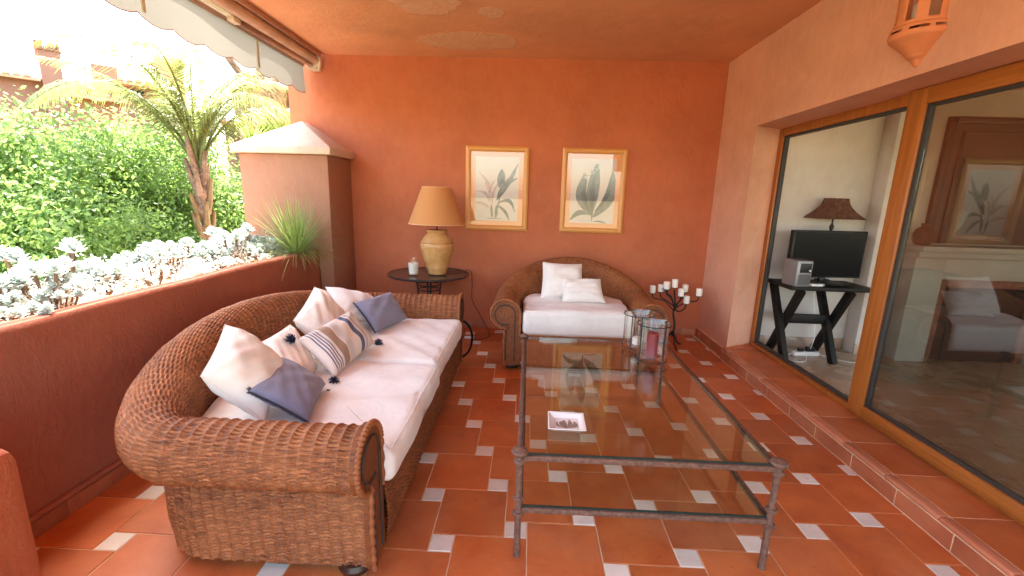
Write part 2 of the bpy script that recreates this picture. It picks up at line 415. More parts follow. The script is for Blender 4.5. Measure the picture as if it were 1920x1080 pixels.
def tile_mesh(name, P, z0=-.008, z1=0., ch=.0025, gap=.0027):
    c = np.mean(P, axis=0); P = np.array(P)
    ring = lambda d: np.array([c+(p-c)*(1-d/max(1e-4, np.abs(p-c).max())) for p in P])
    a = ring(gap); b = ring(gap+ch); n = len(P)
    V = np.vstack([np.c_[a, np.full(n, z0)], np.c_[a, np.full(n, z1-ch*.7)], np.c_[b, np.full(n, z1)]])
    F = [(i, (i+1) % n, n+(i+1) % n, n+i) for i in range(n)]+[(n+i, n+(i+1) % n, 2*n+(i+1) % n, 2*n+i) for i in range(n)]+[tuple(range(2*n, 3*n))]
    return npmesh(name, V, F)

# ------------------------------------------------------------------ the terrace shell
XL, XR, YB, CZ = -2.15, 2.0, 5.2, 2.975
fl = tag(box('floor', (XL-.02, -2.6, -.12), (XR+.02, YB+.05, -.004), M['grout'], bevel=0), kind='structure')
A_, B_ = .3327, .1053
P0 = np.array([-.3247, 2.848]); U_ = np.array([A_, B_]); W_ = np.array([B_, -A_])
lo, hi = (XL+.012, -2.5), (XR-.012, YB-.012)
big = tile_mesh('terracotta_tile', [(-A_/2, -A_/2), (A_/2, -A_/2), (A_/2, A_/2), (-A_/2, A_/2)])
sml = tile_mesh('marble_insert', [(-B_/2, -B_/2), (B_/2, -B_/2), (B_/2, B_/2), (-B_/2, B_/2)])
far_parts = {'t': [], 'w': []}
for i in range(-30, 30):
    for j in range(-30, 30):
        c = P0+i*U_+j*W_
        for kind, s, cc in (('w', B_, c), ('t', A_, c+np.array([B_/2+A_/2, B_/2-A_/2]))):
            sq = [(cc[0]-s/2, cc[1]-s/2), (cc[0]+s/2, cc[1]-s/2), (cc[0]+s/2, cc[1]+s/2), (cc[0]-s/2, cc[1]+s/2)]
            P = polyclip(sq, lo, hi)
            if len(P) < 3: continue
            ar = .5*abs(sum(P[k-1][0]*P[k][1]-P[k][0]*P[k-1][1] for k in range(len(P))))
            if ar < .0004: continue
            mat = M['tile'] if kind == 't' else M['white_tile']; nm = 'terracotta_tile' if kind == 't' else 'white_tile'
            if cc[1] < .95:
                far_parts[kind].append(P); continue
            if ar > s*s*.999:
                me = big if kind == 't' else sml; o = link(nm, me, mat, fl, (cc[0], cc[1], random.uniform(-.0006, .0004)))
                o.rotation_euler = (random.gauss(0, .0012), random.gauss(0, .0012), random.gauss(0, .003))
            else:
                q = np.mean(P, axis=0); o = link(nm, tile_mesh(nm, [tuple(np.array(p)-q) for p in P]), mat, fl, (q[0], q[1], 0))
for kind, lst in far_parts.items():
    V = []; F = []
    for P in lst:
        q = np.mean(P, axis=0); b0 = len(V); n = len(P)
        V += [(*(q+(np.array(p)-q)*.97), 0) for p in P]; V += [(*(q+(np.array(p)-q)*.98), -.006) for p in P]
        F += [tuple(range(b0, b0+n))]+[(b0+n+k, b0+n+(k+1) % n, b0+(k+1) % n, b0+k) for k in range(n)]
    tag(link('tiles_near_camera', npmesh('tiles', V, F), M['tile'] if kind == 't' else M['white_tile'], fl), kind='stuff')

# back wall, with its outer edge stepping out past the pillar
tag(box('back_wall', (-2.675, YB, -.1), (2.42, YB+.28, 3.4), M['wall'], bevel=.012), kind='structure')
tag(box('ceiling', (-2.28, -1.0, CZ), (2.6, YB, CZ+.25), M['ceiling'], bevel=0), kind='structure')
# door wall: pier, lintel, with splayed reveal
def prism(name, P, z0, z1, mat, parent=None, bevel=.008):
    bm = bmesh.new(); vs = [bm.verts.new((*p, z0)) for p in P]; f = bm.faces.new(vs)
    r = bmesh.ops.extrude_face_region(bm, geom=[f]); bmesh.ops.translate(bm, vec=(0, 0, z1-z0), verts=[v for v in r['geom'] if isinstance(v, bmesh.types.BMVert)])
    return link(name, finish(bm, name, bevel, 2, True), mat, parent)
dw = tag(prism('door_wall', [(2.045, YB), (2.045, 4.41), (2.385, 4.59), (2.42, 4.59), (2.42, YB)], -.1, 2.235, M['sidewall'], None, 0), kind='structure')
prism('lintel', [(2.045, YB), (2.045, -1.3), (2.42, -1.3), (2.42, YB)], 2.235, CZ, M['sidewall'], dw, 0)
# step
st = tag(box('step', (1.9955, -2.6, -.1), (2.50, 4.405, .095), M['grout'], bevel=0), kind='structure')
ys = [4.40, 4.275, 3.94, 3.605, 3.262, 2.936, 2.596, 2.261, 1.925, 1.59, 1.255, .92, .585, .25, -.085, -.42, -.755]
for a, b in zip(ys[:-1], ys[1:]):
    bm = bmesh.new(); bmbox(bm, (2.045, b+.002, .094), (2.46, a-.002, .1205)); link('tread_tile', finish(bm, 'tread', .002, 1, True), M['tile'], st)
    bm = bmesh.new(); bmbox(bm, (1.985, b+.001, .096), (2.042, a-.001, .1235)); link('nosing_tile', finish(bm, 'nosing', .011, 3, True), M['nosing'], st)
ys = [4.51, 4.175, 3.839, 3.495, 3.166, 2.86, 2.51, 2.175, 1.846, 1.51, 1.175, .84, .5, .165, -.17, -.5]
for a, b in zip(ys[:-1], ys[1:]):
    bm = bmesh.new(); bmbox(bm, (1.993, b+.003, 0.0), (2.014, min(a, 4.405)-.003, .088)); link('riser_tile', finish(bm, 'riser', .002, 1, True), M['tile_dark'], st)
box('tread_bed', (2.030, -2.6, .096), (2.50, 4.405, .1185), M['grout'], st, 0)
box('tread_tile', (2.046, 4.4053, .094), (2.40, 4.57, .1205), M['tile'], st, .002)
# skirting tiles
sk = tag(boxes('skirting', [((-2.0, YB-.012, 0), (2.0, YB, .078)), ((XL, -1, 0), (XL+.012, 5.19, .078)), ((2.022, 4.42, 0), (2.045, YB, .1))], M['grout'], bevel=0), kind='structure')
for k in range(13):
    x0 = -2.13+k*.332; box('skirting_tile', (x0+.002, YB-.020, .0), (min(x0+.330, 2.02), YB-.006, .082), M['tile_dark'], sk, .002)
for k in range(19):
    y0 = -1+k*.332+.14
    if y0 > 5.1: break
    box('skirting_tile', (XL+.006, y0+.002, 0), (XL+.022, min(y0+.330, 5.17), .078), M['tile_dark'], sk, .002)
for a, b in ((4.42, 4.73), (4.735, 5.06), (5.065, 5.17)):
    box('skirting_tile', (2.016, a, 0), (2.03, b, .098), M['tile_dark'], sk, .002)

# parapet with planter trough behind it
par = empty('parapet_wall', (-2.3, 2, 0), 'long low red-brown plastered parapet wall behind the wicker sofa, holding a planter trough', 'parapet')
def lowwall(name, x0, x1, y0, y1, z, mat, parent, r=.03, wob=.006):
    nY = 90; prof = []
    for a in np.linspace(PI, PI/2, 5): prof.append((x0+r+r*math.cos(a), z-r+r*math.sin(a)))
    for a in np.linspace(PI/2, 0, 5): prof.append((x1-r+r*math.cos(a), z-r+r*math.sin(a)))
    prof = [(x0, -.1), (x0, .3), (x0, .6)]+prof+[(x1, .75), (x1, .5), (x1, .25), (x1, -.1)]
    V = []
    for k in range(nY):
        y = y0+(y1-y0)*k/(nY-1)
        for (x, zz) in prof:
            dx = wob*(math.sin(y*3.1+zz*4)+.6*math.sin(y*7.3+1+zz*9)+.4*math.sin(y*13+zz*17)); dz = wob*(math.sin(y*2.3)+.5*math.sin(y*6.1)) if zz > .8*z else 0
            V.append((x+(dx if x > (x0+x1)/2 and zz > .12 else 0), y, zz+dz))
    n = len(prof); F = [tuple(f) for f in gridfaces(nY, n)]+[tuple(range(n)), tuple(range((nY-1)*n, nY*n))[::-1]]
    return link(name, npmesh(name, V, F, smooth=True), mat, parent)
Pl = Vector((-2.3, 2, 0))
def unparent_shift(o, root): o.location = -Vector(root.location); return o
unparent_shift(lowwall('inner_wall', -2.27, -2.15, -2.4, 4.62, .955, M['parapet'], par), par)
unparent_shift(lowwall('outer_wall', -2.84, -2.74, -2.4, 4.62, .965, M['wall'], par, .025), par)
unparent_shift(box('trough_bottom', (-2.739, -2.4, .3), (-2.271, 4.6, .905), M['soil'], par, 0), par)
unparent_shift(box('plaster_ledge', (-2.154, -2.4, .079), (-2.122, 5.19, .108), M['parapet'], par, .012), par)
unparent_shift(box('terrace_edge', (-2.84, -2.4, -1.2), (-2.16, 5.4, -.02), M['wall'], par, 0), par)
# corner pillar
pil = empty('corner_pillar', (-2.465, 5.05, 0), 'square plastered pillar with pyramid cap at the end of the parapet', 'pillar')
bm = bmesh.new(); bmbox(bm, (-.45, -.45, -.1), (.45, .149, 1.893)); link('shaft', finish(bm, 'shaft', .012, 2, True), plaster('pillar_plaster', (.34, .155, .095), .4), pil)
bm = bmesh.new(); h0 = 1.895
vs = [bm.verts.new(p) for p in ((-.5, -.5, h0), (.5, -.5, h0), (.5, .149, h0), (-.5, .149, h0), (-.505, -.505, 1.965), (.505, -.505, 1.965), (.505, .149, 1.965), (-.505, .149, 1.965), (0, -.02, 2.27), (0, .149, 2.27))]
for f in ((0,1,5,4), (1,2,6,5), (3,0,4,7), (4,5,8), (5,6,9,8), (7,4,8,9), (6,2,3,7,9), (3,2,1,0)): bm.faces.new([vs[k] for k in f])
link('pyramid_cap', finish(bm, 'cap', .012, 2, True), plaster('sunlit_cap_plaster', (.62, .45, .36), .4), pil)  # cap paler than shaft: its sunlit brightness is put into the colour
# low plaster pier at the left edge
o = box('plaster_pier', (-2.14, .35, -.02), (-1.525, 1.2, .76), M['pier'], None, .05)
o.data.materials.clear(); o.data.materials.append(M['pier'])
tag(o, 'smooth orange plastered low pier end at the near corner of the terrace', 'pier')

# ------------------------------------------------------------------ awning
aw = empty('retractable_awning', (-2.4, 5.1, 2.9), 'retracted awning with cream scalloped valance hanging under the terrace roof edge', 'awning')
def ap(o): o.location = (2.4, -5.1, -2.9); return o
Y0, Y1 = -.95, 5.13
yy = np.linspace(Y0, 5.10, 500); zt = 2.835
per = .305; ph = (yy-2.995)/per
zb = 2.549+.036*(1-np.abs(np.sin(PI*(ph)))**.8*1.0)
xw = -2.445+.006*np.sin(yy*5.1)
V = []
nz = 5
for k in range(len(yy)):
    for q in range(nz):
        t = q/(nz-1); V.append((xw[k]-.012*t*math.sin(yy[k]*2.2), yy[k], zt*(1-t)+zb[k]*t))
ap(link('valance', npmesh('valance', V, gridfaces(len(yy), nz), smooth=True), M['canvas'], aw))
ap(tube('valance_binding', [(xw[k]-.012*math.sin(yy[k]*2.2), yy[k], zb[k]) for k in range(len(yy))], .0035, M['awn_edge'], aw, 5))
for ys_ in (3.046-1.228, 3.046, 4.274, 3.046-2.456):
    ap(box('valance_seam', (-2.447, ys_-.012, 2.60), (-2.4375, ys_+.012, 2.835), M['awn_roll'], aw, 0))
ap(box('front_bar', (-2.462, Y0, 2.83), (-2.425, 5.11, 2.868), M['awn_brown'], aw, .006))
ap(tube('cloth_roll', [(-2.385, Y0, 2.885), (-2.385, 5.10, 2.885)], .038, M['awn_roll'], aw, 20))
ap(tube('roller_tube', [(-2.315, Y0, 2.895), (-2.315, 5.10, 2.895)], .046, M['awn_brown'], aw, 24))
ap(box('torsion_bar', (-2.285, Y0, 2.925), (-2.245, 5.12, 2.968), M['awn_brown'], aw, .008))
ap(tube('folding_arm', [(-2.36, 3.9, 2.835), (-2.335, 5.06, 2.828)], .021, M['awn_brown'], aw, 14))
ap(box('arm_joint', (-2.40, 3.80, 2.812), (-2.34, 3.90, 2.856), M['white_rail'], aw, .012))
bm = bmesh.new()
vs = [bm.verts.new((x, 5.125, z)) for x, z in ((-2.43, 2.965), (-2.27, 2.965), (-2.262, 2.86), (-2.285, 2.80), (-2.35, 2.79), (-2.41, 2.815), (-2.43, 2.87))]
f = bm.faces.new(vs); r = bmesh.ops.extrude_face_region(bm, geom=[f]); bmesh.ops.translate(bm, vec=(0, .055, 0), verts=[v for v in r['geom'] if isinstance(v, bmesh.types.BMVert)])
ap(link('end_bracket', finish(bm, 'bracket', .006, 2, True), M['white_rail'], aw))
for x, z in ((-2.40, 2.94), (-2.36, 2.925), (-2.32, 2.945), (-2.30, 2.82)):
    ap(tube('bolt', [(x, 5.128, z), (x, 5.118, z)], .006, M['iron'], aw, 8))

# ------------------------------------------------------------------ sliding door
dr = empty('sliding_glass_door', (2.37, 3.0, .12), 'wide wood-look sliding glass door with dark gaskets onto the television room', 'sliding door')
def dp(o): o.location = -Vector((2.37, 3.0, .12)); return o
dp(boxes('outer_frame', [((2.345, 4.505, .121), (2.41, 4.585, 2.236)), ((2.345, -1.3, 2.165), (2.41, 4.504, 2.236)), ((2.33, -1.3, .121), (2.42, 4.504, .158))], M['door_z'], dr, .005))
dp(boxes('gasket', [((2.36, 4.485, .16), (2.40, 4.505, 2.165)), ((2.36, 3.0, 2.148), (2.40, 4.484, 2.165)), ((2.362, 3.0, .159), (2.40, 4.484, .176))], M['gasket'], dr, .001))
for (ya, yb) in ((1.0, 3.018), (-1.25, .98)):
    lf = dp(boxes('door_leaf', [((2.285, yb-.135, .16), (2.34, yb, 2.232)), ((2.285, ya, .16), (2.34, ya+.12, 2.232))], M['door_z'], dr, .008))
    a = boxes('rail', [((2.2855, ya+.1205, 2.135), (2.3395, yb-.1355, 2.2315)), ((2.2855, ya+.1205, .1605), (2.3395, yb-.1355, .235))], M['door_y'], lf, .006)
    boxes('leaf_gasket', [((2.30, yb-.160, .2355), (2.33, yb-.1355, 2.1345)), ((2.30, ya+.1205, .2355), (2.33, ya+.145, 2.1345)), ((2.3005, ya+.146, .2355), (2.3295, yb-.161, .252)), ((2.3005, ya+.146, 2.118), (2.3295, yb-.161, 2.1345))], M['gasket'], lf, .001)
    box('pane', (2.312, ya+.146, .2525), (2.318, yb-.161, 2.1175), M['glass'], lf, 0)

# ------------------------------------------------------------------ the room behind the glass
tag(box('room_floor', (2.425, -3, -.05), (7.5, 4.7, .08), M['marble_floor'], bevel=0), kind='structure')
tag(box('room_ceiling', (2.425, -3, 2.6), (7.5, 4.9, 2.7), M['cream'], bevel=0), kind='structure')
tag(box('room_end_wall', (2.425, 4.64, .081), (7.5, 4.86, 2.6), M['cream'], bevel=0), kind='structure')
tag(box('chimney_breast', (3.34, 4.46, .081), (5.95, 4.639, 2.599), M['cream'], bevel=.005), kind='structure')
tag(boxes('room_far_wall', [((7.5, -3, .081), (7.6, 4.9, .9)), ((7.5, -3, 2.2), (7.6, 4.9, 2.6)), ((7.5, 1.9, .9), (7.6, 4.9, 2.2))], M['cream'], bevel=0), kind='structure')
tag(boxes('room_skirting', [((2.425, 4.625, .081), (3.338, 4.64, .19)), ((3.33, 4.445, .081), (3.618, 4.46, .19))], M['marble_skirt'], bevel=.003), kind='structure')
# fireplace
fp = empty('fireplace', (4.5, 4.4, .08), 'pale grey fireplace surround with mantel shelf seen through the sliding door', 'fireplace')
def fpp(o): o.location = -Vector((4.5, 4.4, .08)); return o
fpp(boxes('surround', [((3.62, 4.30, .081), (3.90, 4.458, 1.10)), ((4.86, 4.30, .081), (5.14, 4.458, 1.10)), ((3.901, 4.302, .90), (4.859, 4.458, 1.099))], M['grey_stone'], fp, .004))
fpp(boxes('mantel_shelf', [((3.58, 4.20, 1.16), (5.18, 4.458, 1.21)), ((3.60, 4.25, 1.101), (5.16, 4.457, 1.159))], M['grey_stone'], fp, .006))
fpp(box('firebox', (3.98, 4.36, .09), (4.78, 4.457, .82), M['soot'], fp, 0))
fpp(boxes('inner_panel', [((3.902, 4.33, .082), (3.979, 4.456, .899)), ((4.781, 4.33, .082), (4.858, 4.456, .899)), ((3.98, 4.331, .821), (4.78, 4.456, .898))], M['brick_red'], fp, .003))
ms = empty('mantel_vase', (3.66, 4.32, 1.21), 'small round brown vase on the mantel shelf behind the door stile', 'vase')
lathe('body', [(0, 0), (.05, 0), (.085, .05), (.09, .1), (.06, .15), (.03, .17), (.04, .2), (.032, .2), (.0, .16)], M['shade_brown'], ms, 24)
om = empty('overmantel_panel', (4.4, 4.45, 1.8), 'dark rust-brown framed panel on the chimney breast above the mantel', 'panel')
def omp(o): o.location = -Vector((4.4, 4.45, 1.8)); return o
omp(box('board', (3.76, 4.440, 1.225), (5.08, 4.457, 2.36), M['over'], om, 0))
omp(boxes('outer_moulding', [((3.76, 4.415, 1.225), (3.82, 4.4395, 2.36)), ((5.02, 4.415, 1.225), (5.08, 4.4395, 2.36)), ((3.821, 4.415, 2.30), (5.019, 4.4395, 2.36))], M['over'], om, .008))
omp(boxes('inner_moulding', [((3.90, 4.425, 1.225), (3.93, 4.4395, 2.24)), ((4.91, 4.425, 1.225), (4.94, 4.4395, 2.24)), ((3.931, 4.425, 2.21), (4.909, 4.4395, 2.24))], M['over'], om, .006))
# tv table
tt = empty('trestle_table', (2.8, 4.33, .08), 'black wooden trestle table with crossed legs under the television', 'table')
def beam(name, a, b, wx, wy, mat, parent):
    a = Vector(a); b = Vector(b); d = b-a; bm = bmesh.new(); r = bmesh.ops.create_cube(bm, size=1)
    bmesh.ops.scale(bm, vec=(wx, wy, d.length), verts=r['verts']); q = d.to_track_quat('Z', 'Y').to_matrix()
    bmesh.ops.rotate(bm, cent=(0, 0, 0), matrix=q, verts=r['verts']); bmesh.ops.translate(bm, vec=(a+b)/2, verts=r['verts'])
    return link(name, finish(bm, name, .003, 2, True), mat, parent)
box('table_top', (-.38, -.22, .70), (.39, .22, .735), M['black_wood'], tt, .004)
for x_ in (-.30, .15):
    beam('leg', (x_+.03, .20, 0), (x_+.03, -.19, .70), .05, .075, M['black_wood'], tt)
    beam('leg', (x_-.025, -.20, 0), (x_-.025, .19, .70), .05, .075, M['black_wood'], tt)
box('stretcher', (-.31, -.02, .34), (.12, .02, .43), M['black_wood'], tt, .004)
tv = empty('television', (2.84, 4.36, .815), 'black flat television standing on the trestle table', 'television', rz=.12)
box('cabinet', (-.37, -.012, .055), (.37, .04, .50), M['black'], tv, .006)
box('screen', (-.35, -.0145, .075), (.35, -.0125, .482), M['screen'], tv, 0)
boxes('stand', [((-.03, 0, .006), (.03, .03, .06))], M['black'], tv, .004)
lathe('stand_base', [(0, 0), (.17, 0), (.175, .006), (.05, .014), (0, .014)], M['black'], tv, 40)
rd = empty('stereo', (2.50, 4.20, .815), 'small silver and black stereo unit on the left end of the trestle table', 'stereo', rz=.1)
box('casing', (-.075, -.09, 0), (.075, .1, .24), M['grey_plastic'], rd, .012)
box('display', (-.045, -.094, .13), (.06, -.0905, .215), M['black'], rd, .002)
box('speaker_grille', (-.05, -.094, .02), (.06, -.0905, .115), simple('speaker_cloth', (.10, .10, .11), .9), rd, .002)
tube('dial', [(.045, -.094, .15), (.045, -.101, .15)], .009, M['white_plastic'], rd, 12)
bx_ = empty('cable_box', (2.66, 4.2, .815), 'flat grey box with a silver front on the trestle table before the television', 'set-top box')
box('casing', (-.07, -.06, .001), (.07, .06, .03), M['grey_plastic'], bx_, .004); box('front', (-.05, -.0635, .006), (.05, -.0605, .024), M['white_plastic'], bx_, .001)
tl = empty('table_lamp', (2.93, 4.50, .815), 'dark lamp with flared brown pagoda shade rising behind the television', 'lamp', rz=.12)
lathe('stem', [(0, 0), (.07, 0), (.07, .015), (.015, .03), (.012, .5), (.02, .52), (.02, .54), (.008, .56), (.008, .66), (0, .66)], M['iron'], tl, 16)
bm = bmesh.new(); prev = None
for k in range(9):
    t = k/8; hw = .072+.115*t**1.9; z = .80-.18*t
    ring = [bm.verts.new((sx*hw, sy*hw, z-(.012*t if 1 else 0))) for sx, sy in ((-1, -1), (1, -1), (1, 1), (-1, 1))]
    if prev:
        for q in range(4): bm.faces.new((prev[q], prev[(q+1) % 4], ring[(q+1) % 4], ring[q]))
    prev = ring
link('shade', finish(bm, 'shade', 0, 2, False), M['shade_brown'], tl)
ps = empty('power_strip', (2.80, 4.36, .08), 'white power strip with black plug on the marble floor under the trestle table', 'power strip', rz=.1)
box('body', (-.13, -.03, .0), (.13, .03, .045), M['white_plastic'], ps, .008); box('plug', (.0, -.022, .046), (.09, .022, .09), M['black'], ps, .008); box('plug', (-.08, -.018, .046), (-.03, .018, .075), M['black'], ps, .006)
for k, (pts, mt, lb) in enumerate((
    ([(2.84, 4.36, .13), (2.82, 4.30, .25), (2.84, 4.33, .32), (2.83, 4.4, .6), (2.83, 4.45, .8)], 'white_plastic', 'white cable rising from the power strip to the television'),
    ([(2.93, 4.36, .10), (3.05, 4.24, .087), (3.2, 4.18, .087), (3.4, 4.3, .087), (3.42, 4.42, .2), (3.40, 4.44, .5), (3.33, 4.42, .8)], 'white_plastic', 'white cable looping from the power strip to the right corner'),
    ([(2.67, 4.36, .10), (2.58, 4.3, .087), (2.50, 4.22, .087), (2.47, 4.35, .087), (2.52, 4.5, .12), (2.7, 4.58, .3)], 'white_plastic', 'white cable looping on the marble floor left of the power strip'),
    ([(2.78, 4.30, .09), (2.70, 4.18, .087), (2.6, 4.15, .087), (2.5, 4.28, .087)], 'white_plastic', 'short white cable curled in front of the power strip'))):
    tag(tube('cable', smoothpts(pts), .004, M[mt], None, 6), lb, 'cable')

# ------------------------------------------------------------------ wall sconce
sn = empty('wall_sconce', (2.045, 2.68, 2.28), 'half-round pierced terracotta wall lantern above the sliding door', 'wall lamp')
prof = [(.0, .0), (.012, .006), (.03, .035), (.052, .048), (.055, .055), (.075, .075), (.085, .085), (.12, .115), (.145, .135), (.15, .15), (.146, .17), (.142, .185), (.132, .19), (.13, .42), (.135, .44), (.12, .46), (.0, .56)]
pr = []
for (a, b) in zip(prof[:-1], prof[1:]):
    n = max(1, int(math.dist(a, b)/.006))
    for k in range(n): t = k/n; pr.append((a[0]+(b[0]-a[0])*t, a[1]+(b[1]-a[1])*t))
pr.append(prof[-1]); nA = 150
V = []; F = []
for (r, z) in pr:
    for k in range(nA+1):
        t = PI/2+PI*k/nA; V.append((r*.97*math.cos(t), r*.93*math.sin(t)+.01, z))
def hole(fr, z):
    for c in (.13, .37, .63, .87):
        d = (fr-c)*PI*.14
        if .21 < z < .34 and abs(d) < .026: return True
        if (d)**2+(z-.35)**2 < .038**2 and z >= .335: return True
    for c in (.02, .25, .5, .75, .98):
        d = (fr-c)*PI*.14
        if abs(z-.163) < .0045 and abs(d) < .034: return True
        if (abs(d)-.03)**2+(z-.163)**2 < .009**2: return True
    return False
for i in range(len(pr)-1):
    for k in range(nA):
        if not hole((k+.5)/nA, (pr[i][1]+pr[i+1][1])/2):
            F.append((i*(nA+1)+k, i*(nA+1)+k+1, (i+1)*(nA+1)+k+1, (i+1)*(nA+1)+k))
o = link('clay_body', npmesh('clay', V, F, smooth=True), M['terracotta_lamp'], sn)
so = o.modifiers.new('solid', 'SOLIDIFY'); so.thickness = .008; so.offset = 0
lathe('bulb', [(0, .20), (.016, .20), (.017, .30), (.013, .305), (.0, .305)], M['white_plastic'], sn, 16, (-.05, .02))
box('lamp_holder', (-.065, 0, .188), (-.035, .04, .20), M['iron'], sn, .002)

# ------------------------------------------------------------------ wicker seats
def profile(h, r, wall=.155, nv=(40, 60, 30), z0=.05):
    zc = h-r; oc = r-wall; out = []
    zs = np.linspace(z0, zc-r*.97, nv[0], endpoint=False)
    tt_ = (zs-z0)/(zc-r-z0); 
    out += [(oc+.012*math.sin(PI*t), z) for t, z in zip(tt_, zs)]
    for a in np.linspace(-PI/2, PI, nv[1], endpoint=False): out.append((oc+r*math.cos(a), zc+r*math.sin(a)))
    for z in np.linspace(zc, .30, nv[2]): out.append((oc-r, z))
    return np.array(out), oc
def weave_h(U, Vv, amp, lift):
    par = np.cos(PI*U)
    hs = np.full(U.shape, -1.0)
    j0 = np.floor(Vv)
    for dj in (0, 1):
        j = j0+dj; d = Vv-j; s = np.where(j % 2 == 0, 1., -1.)
        e = lift*s*par+amp*np.sqrt(np.clip(1-(d/.62)**2, 0, 1))
        hs = np.maximum(hs, e)
    return hs
def displace(Pn, Uc, Vc, amp, lift, extra=0):
    du = np.gradient(Pn, axis=0); dv = np.gradient(Pn, axis=1); nn = np.cross(du, dv)
    nn /= np.linalg.norm(nn, axis=-1)[..., None]+1e-9
    h = weave_h(Uc, Vc, amp, lift)+extra
    return Pn+nn*h[..., None]
def wicker_seat(root, W, straight, dep, h_arm, h_back, pw, r, pu, pv, ru, rv, rise=0, rib=.0095):
    # path: front left (-W,0) -> back -> front right (W,0); outward normals
    n1 = 400; path = []
    for t in np.linspace(0, 1, 60, endpoint=False): path.append((-W, straight*t, 0, straight*t))
    for f in np.linspace(0, PI, n1): path.append((-W*math.cos(f), straight+dep*math.sin(f), math.sin(f)**pw, straight))
    for t in np.linspace(0, 1, 60)[1:]: path.append((W, straight*(1-t), 0, straight*(1-t)))
    path = np.array(path); d = np.r_[0, np.cumsum(np.hypot(*np.diff(path[:, :2], axis=0).T))]; Lp = d[-1]
    ncol = 2*round(Lp/pu/2); nu = ncol*ru+1; s = np.linspace(0, Lp, nu)
    X = np.interp(s, d, path[:, 0]); Y = np.interp(s, d, path[:, 1]); B = np.interp(s, d, path[:, 2]); R_ = np.interp(s, d, path[:, 3])
    tx, ty = np.gradient(X), np.gradient(Y); l = np.hypot(tx, ty); nx, ny = -ty/l, tx/l
    hh = h_arm+(h_back-h_arm)*B+rise*R_
    pref, oc = profile((h_arm+h_back)/2, r)
    Lv = np.hypot(*np.diff(pref, axis=0).T).sum(); nrow = round(Lv/pv); nvt = int(nrow*rv)
    l1 = (h_arm+h_back)/2-2*r-.065; l2 = 1.5*PI*r; l3 = (h_arm+h_back)/2-r-.30; tot = l1+l2+l3
    nv = (int(nvt*l1/tot), int(nvt*l2/tot), int(nvt*l3/tot)); 
    G = np.zeros((nu, sum(nv), 3)); 
    base = profile(hh[0], r, nv=nv)[0]; Vc1 = np.r_[0, np.cumsum(np.hypot(*np.diff(pref if len(pref) == sum(nv) else profile((h_arm+h_back)/2, r, nv=nv)[0], axis=0).T))]/pv
    for i in range(nu):
        p = profile(hh[i], r, nv=nv)[0]
        G[i, :, 0] = X[i]+nx[i]*p[:, 0]; G[i, :, 1] = Y[i]+ny[i]*p[:, 0]; G[i, :, 2] = p[:, 1]
    Uc = (s/Lp*ncol)[:, None]+np.zeros((1, sum(nv)))
    Uc = Uc+.10*np.sin(Vc1*.11)[None, :]*np.sin(s*2.1)[:, None]
    Vc = Vc1[None, :]+np.zeros((nu, 1))+.35*np.sin(s*9)[:, None]*np.sin(Vc1*.07)[None, :]
    lump = .0018*np.sin(s*31)[:, None]*np.sin(Vc1*.19+s[:, None]*5)
    D = displace(G, Uc, Vc, pv*.72, pv*.42, lump+rib*np.abs(np.cos(PI*Uc))**.55)
    # winding: outward path*up normal
    me = npmesh('woven_body', D.reshape(-1, 3), gridfaces(nu, sum(nv))[:, ::-1].copy(), np.stack([Uc, Vc], -1).reshape(-1, 2), True)
    link('woven_body', me, M['wicker'], root)
    # scroll ends
    for sgn in (-1, 1):
        P, oc = profile(h_arm, r-.004, nv=(12, 44, 6)); 
        pts = [(sgn*(W+o), z) for o, z in P]+[(sgn*(W+oc-r), .065)]
        V = [(x, -.012, z) for x, z in pts]+[(x, .02, z) for x, z in pts]; n = len(pts)
        cx = sgn*(W-.155/2)
        bm = bmesh.new(); a = [bm.verts.new(v) for v in V]
        f = bm.faces.new(a[:n] if sgn > 0 else a[:n][::-1])
        for k in range(n): 
            q = (a[k], a[k+n], a[(k+1) % n+n], a[(k+1) % n]); bm.faces.new(q if sgn < 0 else q[::-1])
        bmesh.ops.recalc_face_normals(bm, faces=bm.faces[:])
        uvl = bm.loops.layers.uv.new('UVMap')
        for fc in bm.faces:
            for lp in fc.loops: lp[uvl].uv = (lp.vert.co.z/.03, lp.vert.co.x/.008)
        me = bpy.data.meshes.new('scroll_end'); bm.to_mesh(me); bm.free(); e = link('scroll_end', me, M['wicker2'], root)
        # rope edge and inner dark cord following the scroll
        rope = [(x, -.010, z) for x, z in pts[:-1]]
        rp = smoothpts(rope[::2], 6); tw = np.arange(len(rp))
        tube('edge_braid', rp, .011+.003*np.sin(tw*1.5), M['wicker'], e, 8)
        P2, _ = profile(h_arm-.035, r-.035, nv=(12, 44, 6)); q2 = [(sgn*(W-.155+.155-.0+o-.0), -.016, z) for o, z in P2]
        ocx = r-.155
        c2 = [(sgn*(W+ocx+(r-.045)*math.cos(t)), -.016, h_arm-r+(r-.045)*math.sin(t)) for t in np.linspace(-PI/2-.5, PI, 40)]
        c2 += [(sgn*(W-.155+.045), -.016, z) for z in np.linspace(h_arm-r, .10, 12)]
        tube('dark_cord', c2, .0055, M['wicker_dark'], e, 6)
        tube('dark_cord', [(sgn*(W+ocx-.012), -.016, z) for z in np.linspace(.10, h_arm-2*r-.01, 10)], .005, M['wicker_dark'], e, 6)
    # front panel
    ya = W-.155; nc = 2*round(2*ya/pu/2); nuf = nc*ru+1; nr = round(.27/pv); nvf = int(nr*rv)
    xs = np.linspace(-ya, ya, nuf); zs = np.linspace(.065, .335, nvf); XX, ZZ = np.meshgrid(xs, zs, indexing='ij')
    G = np.stack([XX, -.0-.012*np.sin(PI*(ZZ-.065)/.27)+.004, ZZ], -1); Uf = np.linspace(0, nc, nuf)[:, None]+0*ZZ; Vf = (ZZ-.065)/pv
